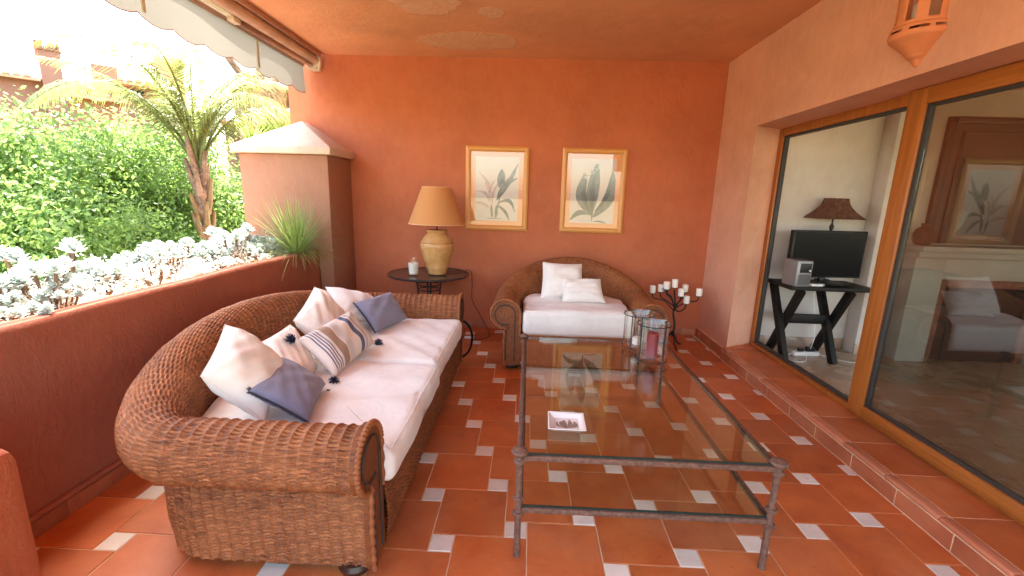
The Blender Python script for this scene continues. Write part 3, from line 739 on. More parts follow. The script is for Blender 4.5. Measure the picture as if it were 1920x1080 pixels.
    D = displace(G, Uf, Vf, pv*.72, pv*.42, rib*np.abs(np.cos(PI*Uf))**.6)
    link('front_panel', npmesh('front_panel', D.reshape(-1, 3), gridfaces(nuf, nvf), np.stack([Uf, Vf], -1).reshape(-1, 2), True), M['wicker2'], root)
    tube('front_rail', [(x, .004, .338) for x in np.linspace(-ya, ya, 40)], .012, M['wicker'], root, 8)
    # seat deck
    dk = [(-ya, .02), (ya, .02), (ya, straight)]+[((W-.15)*math.cos(f), straight+(dep-.15)*math.sin(f)) for f in np.linspace(.1, PI-.1, 24)]+[(-ya, straight)]
    prism('seat_deck', dk, .10, .31, M['wicker_dark'], root, 0)
    for x, y in ((-W+.08, .09), (W-.08, .09), (-W*.6, straight+dep*.7), (W*.6, straight+dep*.7)):
        lathe('bun_foot', [(0, 0), (.035, 0), (.062, .012), (.07, .035), (.062, .055), (.045, .062), (.045, .075), (0, .075)], M['bun'], root, 24, (x, y))
def pad(name, poly, z0, z1, r, mat, parent, crown=.012, seed=0, n=220):
    P = np.array(poly); d = np.r_[0, np.cumsum(np.hypot(*np.diff(np.vstack([P, P[:1]]), axis=0).T))]
    s = np.linspace(0, d[-1], n, endpoint=False); PP = np.vstack([P, P[:1]])
    Q = np.stack([np.interp(s, d, PP[:, 0]), np.interp(s, d, PP[:, 1])], 1)
    for _ in range(6): Q = .5*Q+.25*(np.roll(Q, 1, 0)+np.roll(Q, -1, 0))
    c = Q.mean(0); T = np.roll(Q, -1, 0)-np.roll(Q, 1, 0); nn = np.stack([T[:, 1], -T[:, 0]], 1); nn /= np.linalg.norm(nn, axis=1)[:, None]
    if ((Q-c)*nn).sum() < 0: nn = -nn
    rings = []; zz = []
    for a in np.linspace(-PI/2, PI/2, 15): 
        bul = .006*math.cos(a); rings.append(Q-nn*(r*(1-math.cos(a))-bul)); zz.append((z0+r+r*math.sin(a)) if a < 0 else (z1-r+r*math.sin(a)))
    top = rings[-1]
    for f in np.linspace(.95, .02, 28): rings.append(c+(top-c)*f); zz.append(z1+crown*(1-f**2.2))
    rs = np.random.default_rng(seed); fr = [(rs.normal(size=2)*7, rs.uniform(0, 6), .0026) for _ in range(5)]+[(rs.normal(size=2)*16, rs.uniform(0, 6), .0016) for _ in range(7)]
    V = []
    for q, z in zip(rings, zz):
        dz = sum(a*np.sin(q@k+p) for k, p, a in fr); V.append(np.c_[q+dz[:, None]*nn*(.8 if z < z1-.001 else 0), np.full(n, z)+(dz if z > z0+.03 else 0)])
    V = np.concatenate(V); F = gridfaces(len(rings), n, False, True)
    o = link(name, npmesh(name, V, F, smooth=True), mat, parent)
    k0 = 7*n
    pip = V[11*n:12*n]; tube('piping', pip[::3]+0, .0035, mat, o, 5, True)
    return o
def pillow(name, corners, thick, mat, label, cat='cushion', group=None, seed=0, fringe=None, tassel=None, uvswap=False):
    TL, TR, BR, BL = [np.array(c, float) for c in corners]; n = 41
    rs = np.random.default_rng(seed); cen = (TL+TR+BR+BL)/4
    a = np.linspace(-1, 1, n); Aa, Bb = np.meshgrid(a, a, indexing='ij')
    def surf(u, v):  # u: left->right, v: top->bottom
        p = 1-.055*(1-v**2)*np.abs(u)**3; q = 1-.055*(1-u**2)*np.abs(v)**3
        s = (u*p+1)/2; t = (v*q+1)/2
        return ((1-s)*(1-t))[..., None]*TL+(s*(1-t))[..., None]*TR+(s*t)[..., None]*BR+((1-s)*t)[..., None]*BL
    G = surf(Aa, Bb); nrm = np.cross(TR-TL, BL-TL); nrm /= np.linalg.norm(nrm); nrm = -nrm
    if nrm[0]*0+nrm[2] < 0 and abs(nrm[2]) > .2: nrm = -nrm
    th = thick*.5*((1-Aa**4)*(1-Bb**4))**.55*(1-.25*(Aa**2+Bb**2)*.5)
    wr = np.zeros_like(Aa)
    for _ in range(10):
        k = rs.normal(size=2)*5; wr += .035*np.sin(k[0]*Aa+k[1]*Bb+rs.uniform(0, 6))
    for _ in range(7):  # creases fanning out of the corners
        cx, cy = rs.choice([-1, 1], 2); an = np.arctan2(Bb-cy, Aa-cx); rr = np.hypot(Aa-cx, Bb-cy); k = rs.uniform(-PI, PI)
        wr += .10*np.cos(9*(an-k))*np.exp(-rr*1.6)*np.clip(rr*2, 0, 1)
    V = []; Fs = []
    for sgn in (1, -1):
        V.append((G+nrm*(sgn*th*(1+wr*.8))[..., None]).reshape(-1, 3)-cen)
    V = np.concatenate(V); f = gridfaces(n, n); F = np.vstack([f[:, ::-1], f+n*n])
    uv = np.stack([(Aa+1)/2, (Bb+1)/2], -1).reshape(-1, 2); uv = np.vstack([uv, uv])
    bm = bmesh.new(); me = npmesh(name, V, F, uv, True)
    bm.from_mesh(me); bmesh.ops.remove_doubles(bm, verts=bm.verts[:], dist=1e-5); bmesh.ops.recalc_face_normals(bm, faces=bm.faces[:]); bm.to_mesh(me); bm.free()
    for p_ in me.polygons: p_.use_smooth = True
    root = empty(name, cen, label, cat, group); link('cover', me, mat, root)
    E_ = np.concatenate([G[:, 0], G[-1, 1:], G[::-1, -1][1:], G[0, ::-1][1:-1]])-cen
    if fringe is None: tube('seam', E_[::2], .0035, mat, root, 5, True)
    if fringe is not None:
        for side in fringe:
            e = {'L': G[0, :], 'R': G[-1, :], 'T': G[:, 0], 'B': G[:, -1]}[side]-cen; VV = []; FF = []
            out = {'L': TL-TR, 'R': TR-TL, 'T': TL-BL, 'B': BL-TL}[side]; out = out/np.linalg.norm(out)
            for _ in range(1100 if side == 'B' else 600):
                t = rs.uniform(0, n-1.001); i = int(t); p = e[i]*(1-t+i)+e[i+1]*(t-i); d = (e[i+1]-e[i]); d = d/np.linalg.norm(d)
                q = p+out*rs.uniform(.014, .030 if side == 'B' else .02)+d*rs.normal()*.006+nrm*rs.normal()*.004; b0 = len(VV)
                VV += [p-d*.0016, p+d*.0016, q+nrm*.001]; FF += [(b0, b0+1, b0+2)]
            tag(link('fringe', npmesh('fringe', VV, FF), M['fringe'], root), kind='stuff')
    if tassel:
        for cidx in tassel:
            cp = [TL, TR, BR, BL][cidx]-cen; out = cp/np.linalg.norm(cp); VV = []; FF = []
            cc = cp+out*.026; cc[2] = max(cc[2], .012+.5-cen[2]) if cidx in (2, 3) else cc[2]
            for _ in range(260):
                d = rs.normal(size=3); d /= np.linalg.norm(d); d = d+out*.5; q = cc+d*rs.uniform(.022, .036); s_ = np.cross(d, rs.normal(size=3)); s_ = s_/np.linalg.norm(s_)*.0022
                b0 = len(VV); VV += [cc-s_, cc+s_, q+s_*.6, q-s_*.6]; FF += [(b0, b0+1, b0+2, b0+3)]
            link('tassel', npmesh('tassel', VV, FF), M['cord'], root)
    return root

sofa = empty('wicker_sofa', (-.58, 2.70, 0), 'large curved woven seagrass sofa with rolled arms along the parapet wall', 'sofa', rz=PI/2)
wicker_seat(sofa, 1.2, .70, .52, .685, .85, 2.2, .135, .046, .0095, 10, 3.0)
def seat_poly(W, straight, dep, x0, x1, front, ins=.165):
    P = []
    xs = np.linspace(x0, x1, 40); Wi = W-ins; di = dep-ins
    for x in xs:
        c = np.clip(abs(x)/Wi, 0, 1); P.append((x, straight+di*math.sqrt(max(0, 1-c*c))))
    return [(x1, front), (x0, front)]+P
lc = pad('seat_cushion', seat_poly(1.2, .70, .52, -1.035, -.006, -.055), .335, .497, .05, M['white_fabric'], None, seed=3)
lc.location = (-.58, 2.70, 0); lc.rotation_euler = (0, 0, PI/2)
tag(lc, 'off-white box seat cushion on the near half of the wicker sofa', 'seat cushion')
lc = pad('seat_cushion', seat_poly(1.2, .70, .52, .006, 1.035, -.035), .335, .497, .05, M['white_fabric'], None, seed=4)
lc.location = (-.58, 2.70, 0); lc.rotation_euler = (0, 0, PI/2)
tag(lc, 'off-white box seat cushion on the far half of the wicker sofa', 'seat cushion')

arm = empty('wicker_armchair', (.47, 3.85, 0), 'wide woven wicker armchair with rounded back and scrolled arms against the back wall', 'armchair')
wicker_seat(arm, .665, .42, .60, .66, .935, 1.25, .135, .036, .0085, 5, 2.2, rib=.006)
lc = pad('seat_cushion', seat_poly(.665, .42, .60, -.485, .485, -.02), .335, .575, .055, M['white_fabric'], None, seed=8)
lc.location = (.47, 3.85, 0); tag(lc, 'thick off-white seat cushion on the wicker armchair', 'seat cushion')

pillow('cushion', [(-1.45, 2.055, .895), (-1.22, 2.16, .655), (-1.14, 1.80, .525), (-1.37, 1.755, .755)], .20, M['cream_fabric'], 'large plain cream cushion propped in the near corner of the wicker sofa', seed=1)
pillow('cushion', [(-1.28, 2.17, .70), (-1.06, 2.235, .525), (-.965, 1.845, .515), (-1.19, 1.79, .68)], .13, M['blue_fabric'], 'blue-grey cushion with frayed navy edge leaning on the large cream one', seed=2, fringe=['B', 'L'])
pillow('cushion', [(-1.45, 2.33, .716), (-1.5, 2.73, .70), (-1.2, 2.43, .53), (-1.15, 2.05, .55)], .13, M['cream_fabric'], 'small cream cushion lying between the blue-grey and the striped cushions', seed=3)
pillow('cushion', [(-1.55, 3.196, .852), (-1.33, 3.20, .64), (-1.23, 2.70, .54), (-1.46, 2.70, .737)], .17, M['cream_fabric'], 'cream cushion standing against the sofa back behind the striped one', seed=4)
pillow('cushion', [(-1.55, 3.37, .818), (-1.35, 3.74, .68), (-1.13, 3.52, .52), (-1.33, 3.12, .62)], .15, M['white_fabric'], 'off-white cushion at the far end of the sofa behind the grey-blue one', seed=5)
pillow('cushion', [(-1.29, 3.27, .725), (-1.10, 3.56, .755), (-.975, 3.60, .525), (-1.10, 3.175, .525)], .12, M['blue_fabric'], 'grey-blue cushion with navy fringe at the far arm of the sofa', seed=6, fringe=['L'])
pillow('cushion', [(-1.30, 2.432, .705), (-1.2, 2.95, .745), (-1.035, 2.95, .525), (-1.055, 2.34, .525)], .15, M['stripe'], 'long striped cushion with navy corner tassels in the middle of the sofa', seed=7, tassel=[0, 2, 3])
pillow('cushion', [(.16, 4.46, .915), (.545, 4.46, .905), (.56, 4.27, .60), (.148, 4.27, .59)], .16, M['white_fabric'], 'larger white cushion standing at the back of the armchair', seed=8)
pillow('cushion', [(.345, 4.30, .785), (.71, 4.30, .79), (.745, 4.13, .60), (.345, 4.13, .595)], .13, M['white_fabric'], 'smaller white cushion in front of the other on the armchair', seed=9)

# ------------------------------------------------------------------ coffee table
ct = empty('coffee_table', (0, 1.69, 0), 'low rusty iron coffee table with glass top and glass lower shelf', 'coffee table')
LX, LY = 1.06, 1.60
rs = np.random.default_rng(5)
for x in (0, LX):
    for y in (0, LY):
        prf = [(0, 0), (.015, 0), (.0145, .10), (.014, .205), (.024, .210), (.026, .216), (.024, .222), (.015, .226), (.0145, .28), (.023, .284), (.026, .29), (.023, .296), (.0145, .300), (.0135, .38), (.0145, .452), (.024, .457), (.027, .464), (.024, .470), (.016, .474), (.016, .492), (.030, .497), (.036, .506), (.032, .516), (.018, .523), (0, .525)]
        lathe('leg', prf, M['rust'], ct, 18, (x, y))
def frame(z, nm):
    return boxes(nm, [((.014, -.012, z-.012), (LX-.014, .012, z+.012)), ((.014, LY-.012, z-.012), (LX-.014, LY+.012, z+.012)), ((-.012, .014, z-.012), (.012, LY-.014, z+.012)), ((LX-.012, .014, z-.012), (LX+.012, LY-.014, z+.012))], M['rust'], ct, .004)
frame(.482, 'top_frame'); frame(.236, 'shelf_frame')
for z, nm in ((.4945, 'glass_top'), (.2485, 'glass_shelf')):
    g = box(nm, (.020, .004, z), (LX-.020, LY-.004, z+.008), M['glass_tab'], ct, 0)
    boxes('polished_edge', [((.016, -.001, z), (LX-.016, .0035, z+.008)), ((.016, LY-.0035, z), (LX-.016, LY+.001, z+.008)), ((.0155, .004, z), (.0195, LY-.004, z+.008)), ((LX-.0195, .004, z), (LX-.0155, LY-.004, z+.008))], M['glass_edge'], g, 0)
GT = .5028
# ashtray
ash = empty('ashtray', (.21, 1.93, GT), 'square white china ashtray with thin brown border and brown leaf drawing on the glass table', 'ashtray', rz=-.03)
bm = bmesh.new()
def sq(h, z): return [bm.verts.new((sx*h, sy*h, z)) for sx, sy in ((-1, -1), (1, -1), (1, 1), (-1, 1))]
rgs = [sq(.052, 0), sq(.058, .002), sq(.082, .024), sq(.086, .027), sq(.084, .029), sq(.080, .0285), sq(.056, .010), sq(.052, .009)]
bm.faces.new(rgs[0][::-1])
for a, b in zip(rgs[:-1], rgs[1:]):
    for q in range(4): bm.faces.new((a[q], a[(q+1) % 4], b[(q+1) % 4], b[q]))
bm.faces.new(rgs[-1])
link('dish', finish(bm, 'dish', .0012, 2, True), M['ceramic'], ash)
for h, z in ((.0765, .0272), (.0535, .0108)):
    tube('brown_line', [(-h, -h, z), (h, -h, z), (h, h, z), (-h, h, z)], .0007, M['ceramic_brown'], ash, 4, True)
def leafpoly(x0, y0, x1, y1, wd, bend=0, n=12):
    a = np.array([x0, y0]); b = np.array([x1, y1]); d = b-a; nn = np.array([-d[1], d[0]]); L_ = []; R__ = []
    for k in range(n+1):
        t = k/n; c = a+d*t+nn*bend*math.sin(PI*t); wdt = 1.35*wd*math.sin(PI*min(1, t*.92+.04))**.8; nn1 = nn/np.linalg.norm(nn)
        L_.append(c+nn1*wdt); R__.append(c-nn1*wdt)
    return L_, R__
def leafstrip(lst, plane):
    V = []; F = []
    for q, (x0, y0, x1, y1, wd, bend) in enumerate(lst):
        L_, R__ = leafpoly(x0, y0, x1, y1, wd, bend); b0 = len(V); n = len(L_)
        for l_, r_ in zip(L_, R__): V += [plane(l_[0], l_[1], q), plane(r_[0], r_[1], q)]
        F += [(b0+2*k, b0+2*k+1, b0+2*k+3, b0+2*k+2) for k in range(n-1)]
    return V, F
V, F = leafstrip([(-.004, -.03, -.035, .018, .004, .25), (-.004, -.03, -.022, .022, .0035, .15), (0, -.03, -.008, .03, .009, .1), (.004, -.03, .012, .034, .006, -.1), (.008, -.028, .032, .022, .008, -.25), (.004, -.034, -.018, -.022, .003, 0)], lambda x, y, q: (x, y, .0100+.0003*q))
o = link('leaf_drawing', npmesh('drawing', V, F), M['print_brown'], ash); o.scale = (1.22, 1.22, 1)
# hurricane lanterns
def hurricane(x, y, label, red, rz=0):
    h = empty('hurricane_lantern', (x, y, GT), label, 'candle lantern', None, rz)
    ls = [(circ(0, 0, .262, .104, 36), .0035, True), (circ(0, 0, .028, .100, 36), .003, True)]
    for k in range(4):
        t = k*PI/2+.5; c_, s_ = math.cos(t), math.sin(t)
        ls.append(([(c_*.112, s_*.112, .0035), (c_*.104, s_*.104, .03), (c_*.104, s_*.104, .262), (c_*.112, s_*.112, .27)], .0035, False))
    for k in range(2):
        t = k*PI/2+.5; c_, s_ = math.cos(t)*.1, math.sin(t)*.1; ls.append(([(c_, s_, .028), (-c_, -s_, .028)], .003, False))
    tubes('iron_stand', ls, M['iron'], h, 8)
    lathe('glass_cylinder', [(.0, .034), (.088, .034), (.094, .042), (.095, .27), (.101, .281), (.098, .282), (.091, .27), (.090, .046), (.0, .041)], M['glass_thin'], h, 44)
    if red:
        lathe('candle', [(0, .044), (.036, .044), (.037, .20), (.030, .205), (0, .198)], M['wax_red'], h, 26)
        tube('wick', [(0, 0, .198), (.001, 0, .212)], .0012, M['black'], h, 5)
    else:
        lathe('candle', [(0, .044), (.034, .044), (.035, .09), (.028, .095), (0, .09)], M['wax'], h, 26)
hurricane(.835, 2.83, 'nearer tall glass hurricane lantern with dark red candle in a black iron stand', True)
hurricane(.80, 3.08, 'glass hurricane lantern in an iron stand behind the one with the red candle', False, .4)

# ------------------------------------------------------------------ side table, lamp, candle glass
sd = empty('side_table', (-1.04, 4.72, 0), 'round black metal side table against the back wall', 'side table')
lathe('table_top', [(0, .702), (.40, .702), (.425, .700), (.433, .707), (.433, .717), (.425, .722), (.418, .7165), (.40, .714), (0, .714)], simple('dark_table_top', (.035, .028, .027), .22), sd, 64)
for k in range(4):
    t = k*PI/2+.35; c_, s_ = math.cos(t), math.sin(t)
    tube('leg', smoothpts([(c_*.16, s_*.16, .70), (c_*.13, s_*.13, .62), (c_*.115, s_*.115, .5), (c_*.12, s_*.12, .3), (c_*.20, s_*.20, .12), (c_*.30, s_*.30, .01)], 6), .009, M['iron'], sd, 8)
for z_, r__ in ((.60, .125), (.545, .116), (.2, .15)): tube('ring', circ(0, 0, z_, r__, 32), .006, M['iron'], sd, 8, True)
lp = empty('table_lamp', (-.945, 4.70, .7225), 'clay jar lamp with wide pale orange cone shade on the black side table', 'lamp')
lathe('clay_jar', [(0, 0), (.09, 0), (.096, .008), (.098, .03), (.110, .055), (.113, .062), (.111, .07), (.135, .14), (.160, .22), (.172, .285), (.172, .31), (.166, .325), (.169, .333), (.163, .34), (.145, .375), (.115, .41), (.098, .43), (.104, .445), (.110, .455), (.106, .462), (.09, .462), (0, .46)], M['jar'], lp, 56)
for z_, r__ in ((.066, .112), (.335, .167), (.078, .116)): tube('coil_band', circ(0, 0, z_, r__, 64)+np.c_[np.zeros((64, 2)), .002*np.sin(np.arange(64)*2.0)], .004, M['jar'], lp, 6, True)
tube('stem', [(0, 0, .46), (0, 0, .57)], .006, M['iron'], lp, 10)
sh = lathe('lamp_shade', [(.292, .523), (.150, .893), (.1485, .893), (.2905, .523)], M['lampshade'], lp, 72)
M['trim'] = simple('shade_trim', (.78, .50, .28), .8)
for z_, r__ in ((.523, .291), (.893, .1495)): tube('rim', circ(0, 0, z_, r__, 72), .003, M['trim'], sh, 6, True)
tube('bulb_holder', [(0, 0, .57), (0, 0, .66)], .018, M['iron'], lp, 12)
gc = empty('glass_candle', (-1.175, 4.60, .7175), 'white candle in a clear glass beaker on the black side table', 'candle')
lathe('glass_beaker', [(0, 0), (.046, 0), (.048, .004), (.062, .175), (.0605, .175), (.046, .006), (0, .005)], M['glass_thin'], gc, 36)
lathe('wax', [(0, .012), (.044, .012), (.056, .125), (.052, .128), (0, .126)], M['wax'], gc, 32)
tag(tube('lamp_cord', smoothpts([(-.86, 4.78, .725), (-.80, 4.86, .728), (-.70, 4.92, .727), (-.615, 4.9, .722), (-.60, 4.91, .6), (-.60, 4.93, .4), (-.52, 4.98, .22), (-.42, 4.95, .05), (-.40, 4.80, .01), (-.50, 4.70, .006), (-.62, 4.74, .006), (-.70, 4.80, .006)], 8), .0035, M['black'], None, 6), 'thin black lamp cord hanging from the side table down to the floor', 'cord')
pb = empty('socket_lead', (-.60, 4.74, 0), 'white plug lead end lying on the floor below the side table', 'plug')
box('plug', (-.06, -.02, .003), (.05, .02, .025), M['white_plastic'], pb, .006); tube('pin', [(.05, 0, .014), (.075, 0, .014)], .003, M['iron'], pb, 6)
tag(tube('black_hose', smoothpts([(-.60, 3.93, .44), (-.53, 4.0, .38), (-.49, 4.05, .25), (-.52, 4.06, .10), (-.62, 4.08, .02), (-.8, 4.2, .014)], 8), .011, M['black'], None, 8), 'thick black cable curving out behind the far arm of the sofa', 'cable')

# ------------------------------------------------------------------ candelabra
ca = empty('candelabra', (1.60, 4.72, 0), 'dark iron branching floor candelabra with white candles in the corner beside the armchair', 'candelabra')
cpos = [(1.567, .655), (1.818, .58), (1.439, .595), (1.345, .585), (1.677, .505), (1.624, .575), (1.700, .60), (1.515, .625), (1.475, .64)]
tube('stem', smoothpts([(0, 0, .12), (.01, 0, .25), (-.015, .01, .38), (-.01, 0, .47), (-.033, 0, .63)], 6), [.011]*12+[.009]*13, M['iron'], ca, 8)
for k in range(3):
    t = k*2*PI/3+.6; c_, s_ = math.cos(t), math.sin(t); tube('leg', smoothpts([(0, 0, .18), (c_*.04, s_*.04, .12), (c_*.09, s_*.09, .04), (c_*.15, s_*.15, .01)], 6), .009, M['iron'], ca, 8)
for i, (x, z) in enumerate(cpos):
    x -= 1.60; y = [0, -.03, .05, .02, -.08, -.05, .06, .07, -.02][i]
    if i: tube('branch', smoothpts([(-.012, 0, .40+.025*(i % 3)), (x*.45-.005, y*.5, z-.10+.02*(i % 2)), (x*.92, y*.9, z-.055), (x, y, z-.008)], 6), .007, M['iron'], ca, 6)
    lathe('cup', [(0, -.012), (.02, -.008), (.042, 0), (.040, .003), (0, .001)], M['iron'], ca, 16, (x, y)).location = (0, 0, z)
    hgt = .075 if i else .085
    cn = lathe('candle', [(0, 0), (.030, 0), (.031, hgt), (.026, hgt+.003), (0, hgt-.006)], M['wax'], None, 20)
    cn.location = (1.60+x, 4.72+y, z+.002)
    tag(cn, ['topmost white pillar candle on the iron candelabra', 'white candle alone on the far right arm of the candelabra', 'white candle left of the candelabra stem, in front', 'white candle half hidden behind the armchair arm, left of the candelabra', 'lowest white candle on the candelabra', 'white candle just right of the stem on the candelabra', 'white candle at the back between the lowest and the outermost right one', 'white candle close to the stem at the back left of the candelabra', 'small white candle second from the left on the candelabra'][i], 'candle', 'candles on the candelabra')

# ------------------------------------------------------------------ pictures
def picture(x0, x1, z0, z1, label, art, tilt=0):
    cx, cz = (x0+x1)/2, (z0+z1)/2; p = empty('framed_print', (cx, YB, cz), label, 'picture', 'botanical prints on the back wall'); p.rotation_euler = (0, tilt, 0)
    W2, H2 = (x1-x0)/2, (z1-z0)/2; fw = .058
    prof = [(0, 0), (0, .020), (.012, .030), (.030, .032), (.045, .024), (.052, .016), (.058, .014), (.058, 0)]
    cs = [(-1, -1), (1, -1), (1, 1), (-1, 1)]
    for k in range(4):
        a, b = cs[k], cs[(k+1) % 4]; V = []
        for (sx, sz) in (a, b):
            for d, t in prof: V.append((sx*(W2-d), -t-.001, sz*(H2-d)))
        n = len(prof); F = [(i, i+1, n+i+1, n+i) for i in range(n-1)]+[tuple(range(n)), tuple(range(n, 2*n))[::-1]]
        bm = bmesh.new(); me = npmesh('rail', V, F); bm.from_mesh(me); bmesh.ops.recalc_face_normals(bm, faces=bm.faces[:]); bm.to_mesh(me); bm.free()
        me.polygons.foreach_set('use_smooth', [True]*len(me.polygons)); me.set_sharp_from_angle(angle=math.radians(40))
        link('frame_rail', me, M['frame_x'] if k % 2 == 0 else M['frame_z'], p)
    ix, iz = W2-fw, H2-fw; mx_ = .05; px, pz = ix-mx_, iz-mx_*1.0
    bm = bmesh.new()
    for aa, bb in (((-ix, -.006, -iz), (ix, -.003, -pz)), ((-ix, -.006, pz), (ix, -.003, iz)), ((-ix, -.006, -pz), (-px, -.003, pz)), ((px, -.006, -pz), (ix, -.003, pz))): bmbox(bm, aa, bb)
    link('mat_board', finish(bm, 'mat', 0), M['mat'], p)
    pp = box('botanical_print', (-px+.0003, -.0035, -pz+.0003), (px-.0003, -.002, pz-.0003), M['paper'], p, 0)
    for mat, lst, yo in art(px, pz):
        V, F = leafstrip(lst, lambda x, z, q, yo=yo: (x, -.0037-yo-.00005*q, z)); link('printed_leaves', npmesh('leaves', V, F), mat, pp)
    box('glass', (-ix, -.0115, -iz), (ix, -.0095, iz), M['glass_pic'], p, 0)
    return p
def art1(px, pz):
    big = [(.02*px, -.35*pz, .95*px, .80*pz, .017, -.03), (.0, -.35*pz, .93*px, .35*pz, .019, .14), (.0, -.45*pz, .85*px, -.72*pz, .016, .38), (0, -.5*pz, .6*px, -.98*pz, .013, .12)]
    rose = [(-.3*px, -.4*pz, -.85*px, .52*pz, .013, -.15), (-.25*px, -.4*pz, -.1*px, .28*pz, .012, .15), (-.35*px, -.4*pz, -.95*px, -.08*pz, .013, -.25), (-.2*px, -.5*pz, .12*px, .25*pz, .010, .1), (-.35*px, -.6*pz, -.97*px, -.45*pz, .012, -.15), (-.3*px, -.4*pz, -.55*px, .2*pz, .012, -.1)]
    fl = []
    r_ = random.Random(3)
    for k in range(26):
        a = r_.uniform(.25, 1.5); l = r_.uniform(.03, .11); x, z = .15*px, .12*pz; fl.append((x, z, x+l*math.cos(a)*1.1, z+l*math.sin(a)*1.6, .0022, r_.uniform(-.2, .2)))
    cone = [(.10*px, .05*pz, .22*px, .62*pz, .026, 0)]
    stem = [(-.1*px, -.95*pz, .15*px, .1*pz, .006, -.05), (-.5*px, -.93*pz, .3*px, -.93*pz, .003, 0), (-.02*px, -.9*pz, .0, -.5*pz, .014, 0), (-.2*px, -.9*pz, -.25*px, -.5*pz, .012, 0)]
    return [(M['ink2'], big+stem, .0), (M['ink3'], rose, .0006), (M['ink2'], cone, .0010), (M['ink'], fl, .0014)]
def art2(px, pz):
    big = [(.0, -.75*pz, -.42*px, .50*pz, .046, .16), (-.02*px, -.7*pz, .14*px, .85*pz, .050, .02), (.10*px, -.8*pz, .86*px, .62*pz, .046, -.14), (-.05*px, -.72*pz, -.97*px, -.92*pz, .022, -.22), (.1*px, -.95*pz, .7*px, -.99*pz, .006, .08)]
    mid = [(-.02*px, -.7*pz, -.30*px, .38*pz, .020, .14), (.02*px, -.7*pz, .05*px, .5*pz, .020, .03), (.15*px, -.62*pz, .76*px, .45*pz, .017, -.12), (.03*px, -.93*pz, .04*px, -.1*pz, .009, 0)]
    r_ = random.Random(5); fl = []
    for k in range(40):
        x = r_.uniform(-.45, .22)*px; z = .45*pz+(x/px+.45)*.35*pz+r_.uniform(-.06, .08)*pz; a = r_.uniform(0, 6.3); fl.append((x, z, x+.018*math.cos(a), z+.018*math.sin(a), .0035, .3))
    return [(M['ink2'], big, 0.), (M['ink'], mid, .0007), (M['paper'], fl[:22], .0012), (M['ink'], fl[22:], .0016)]
picture(-.716, -.014, 1.163, 2.08, 'left framed botanical print of a bromeliad with rose and grey leaves', art1, .0)
picture(.353, 1.063, 1.166, 2.084, 'right framed botanical print of a plant with broad grey leaves', art2, .0)

# ------------------------------------------------------------------ planter plants
def leafcloud(blobs, n, size, seed):
    rs = np.random.default_rng(seed); bl = np.array(blobs); vol = (bl[:, 3]*bl[:, 4]*bl[:, 5])**.67; idx = rs.choice(len(bl), n, p=vol/vol.sum())
    d = rs.normal(size=(n, 3)); d /= np.linalg.norm(d, axis=1)[:, None]; rad = rs.uniform(.45, 1.0, n)**.45*(1+.12*rs.normal(size=n))
    # clumping: leaves gather in small sprays
    nc = max(10, n//58); cid = rs.integers(0, nc, n); cd_ = d[cid]; 
    P = bl[idx[cid], :3]+cd_*bl[idx[cid], 3:6]*rad[cid][:, None]+rs.normal(size=(n, 3))*size*3.6
    t = rs.normal(size=(n, 3)); t /= np.linalg.norm(t, axis=1)[:, None]; nn = cd_+rs.normal(size=(n, 3))*.8+np.array([0, 0, .5]); s = np.cross(nn, t); s /= np.linalg.norm(s, axis=1)[:, None]; t = np.cross(s, nn); t /= np.linalg.norm(t, axis=1)[:, None]
    L_ = (size*rs.uniform(.6, 1.3, n))[:, None]
    V = np.stack([P-t*L_, P+s*L_*.45, P+t*L_, P-s*L_*.45], 1).reshape(-1, 3)
    return npmesh('leaves', V, np.arange(4*n).reshape(n, 4))
def blades(n, L0, L1, spread, wd, rs, droop=1.0, bias=(0, 0)):
    V = []; F = []
    for _ in range(n):
        a = rs.uniform(0, 2*PI); el = rs.uniform(.25, 1.45)**1.0; l = rs.uniform(L0, L1); b = np.array([math.cos(a), math.sin(a)])*rs.uniform(0, spread)
        d = np.array([math.cos(a)*math.cos(el)+bias[0], math.sin(a)*math.cos(el)+bias[1], math.sin(el)]); d /= np.linalg.norm(d)
        p = np.array([b[0], b[1], 0.]); s = np.cross(d, [0, 0, 1.]); s /= np.linalg.norm(s)+1e-9; b0 = len(V); m_ = 7
        for k in range(m_):
            t = k/(m_-1); w_ = wd*(1-t)**.7+.0003; V += [p-s*w_, p+s*w_]; d = d+np.array([0, 0, -droop*.16*(1.2-abs(d[2]))]); d /= np.linalg.norm(d); p = p+d*l/(m_-1)
        F += [(b0+2*k, b0+2*k+1, b0+2*k+3, b0+2*k+2) for k in range(m_-1)]
    return V, F
gr = empty('grass_tuft', (-2.24, 4.30, .93), 'bright green spiky ornamental grass tuft at the pillar end of the planter', 'plant')
V, F = blades(520, .34, .66, .04, .0036, np.random.default_rng(2), 1.0); link('blades', npmesh('blades', V, F), M['grassleaf'], gr)
lathe('root_clump', [(0, -.03), (.05, -.03), (.045, .02), (0, .03)], M['stem'], gr, 12)
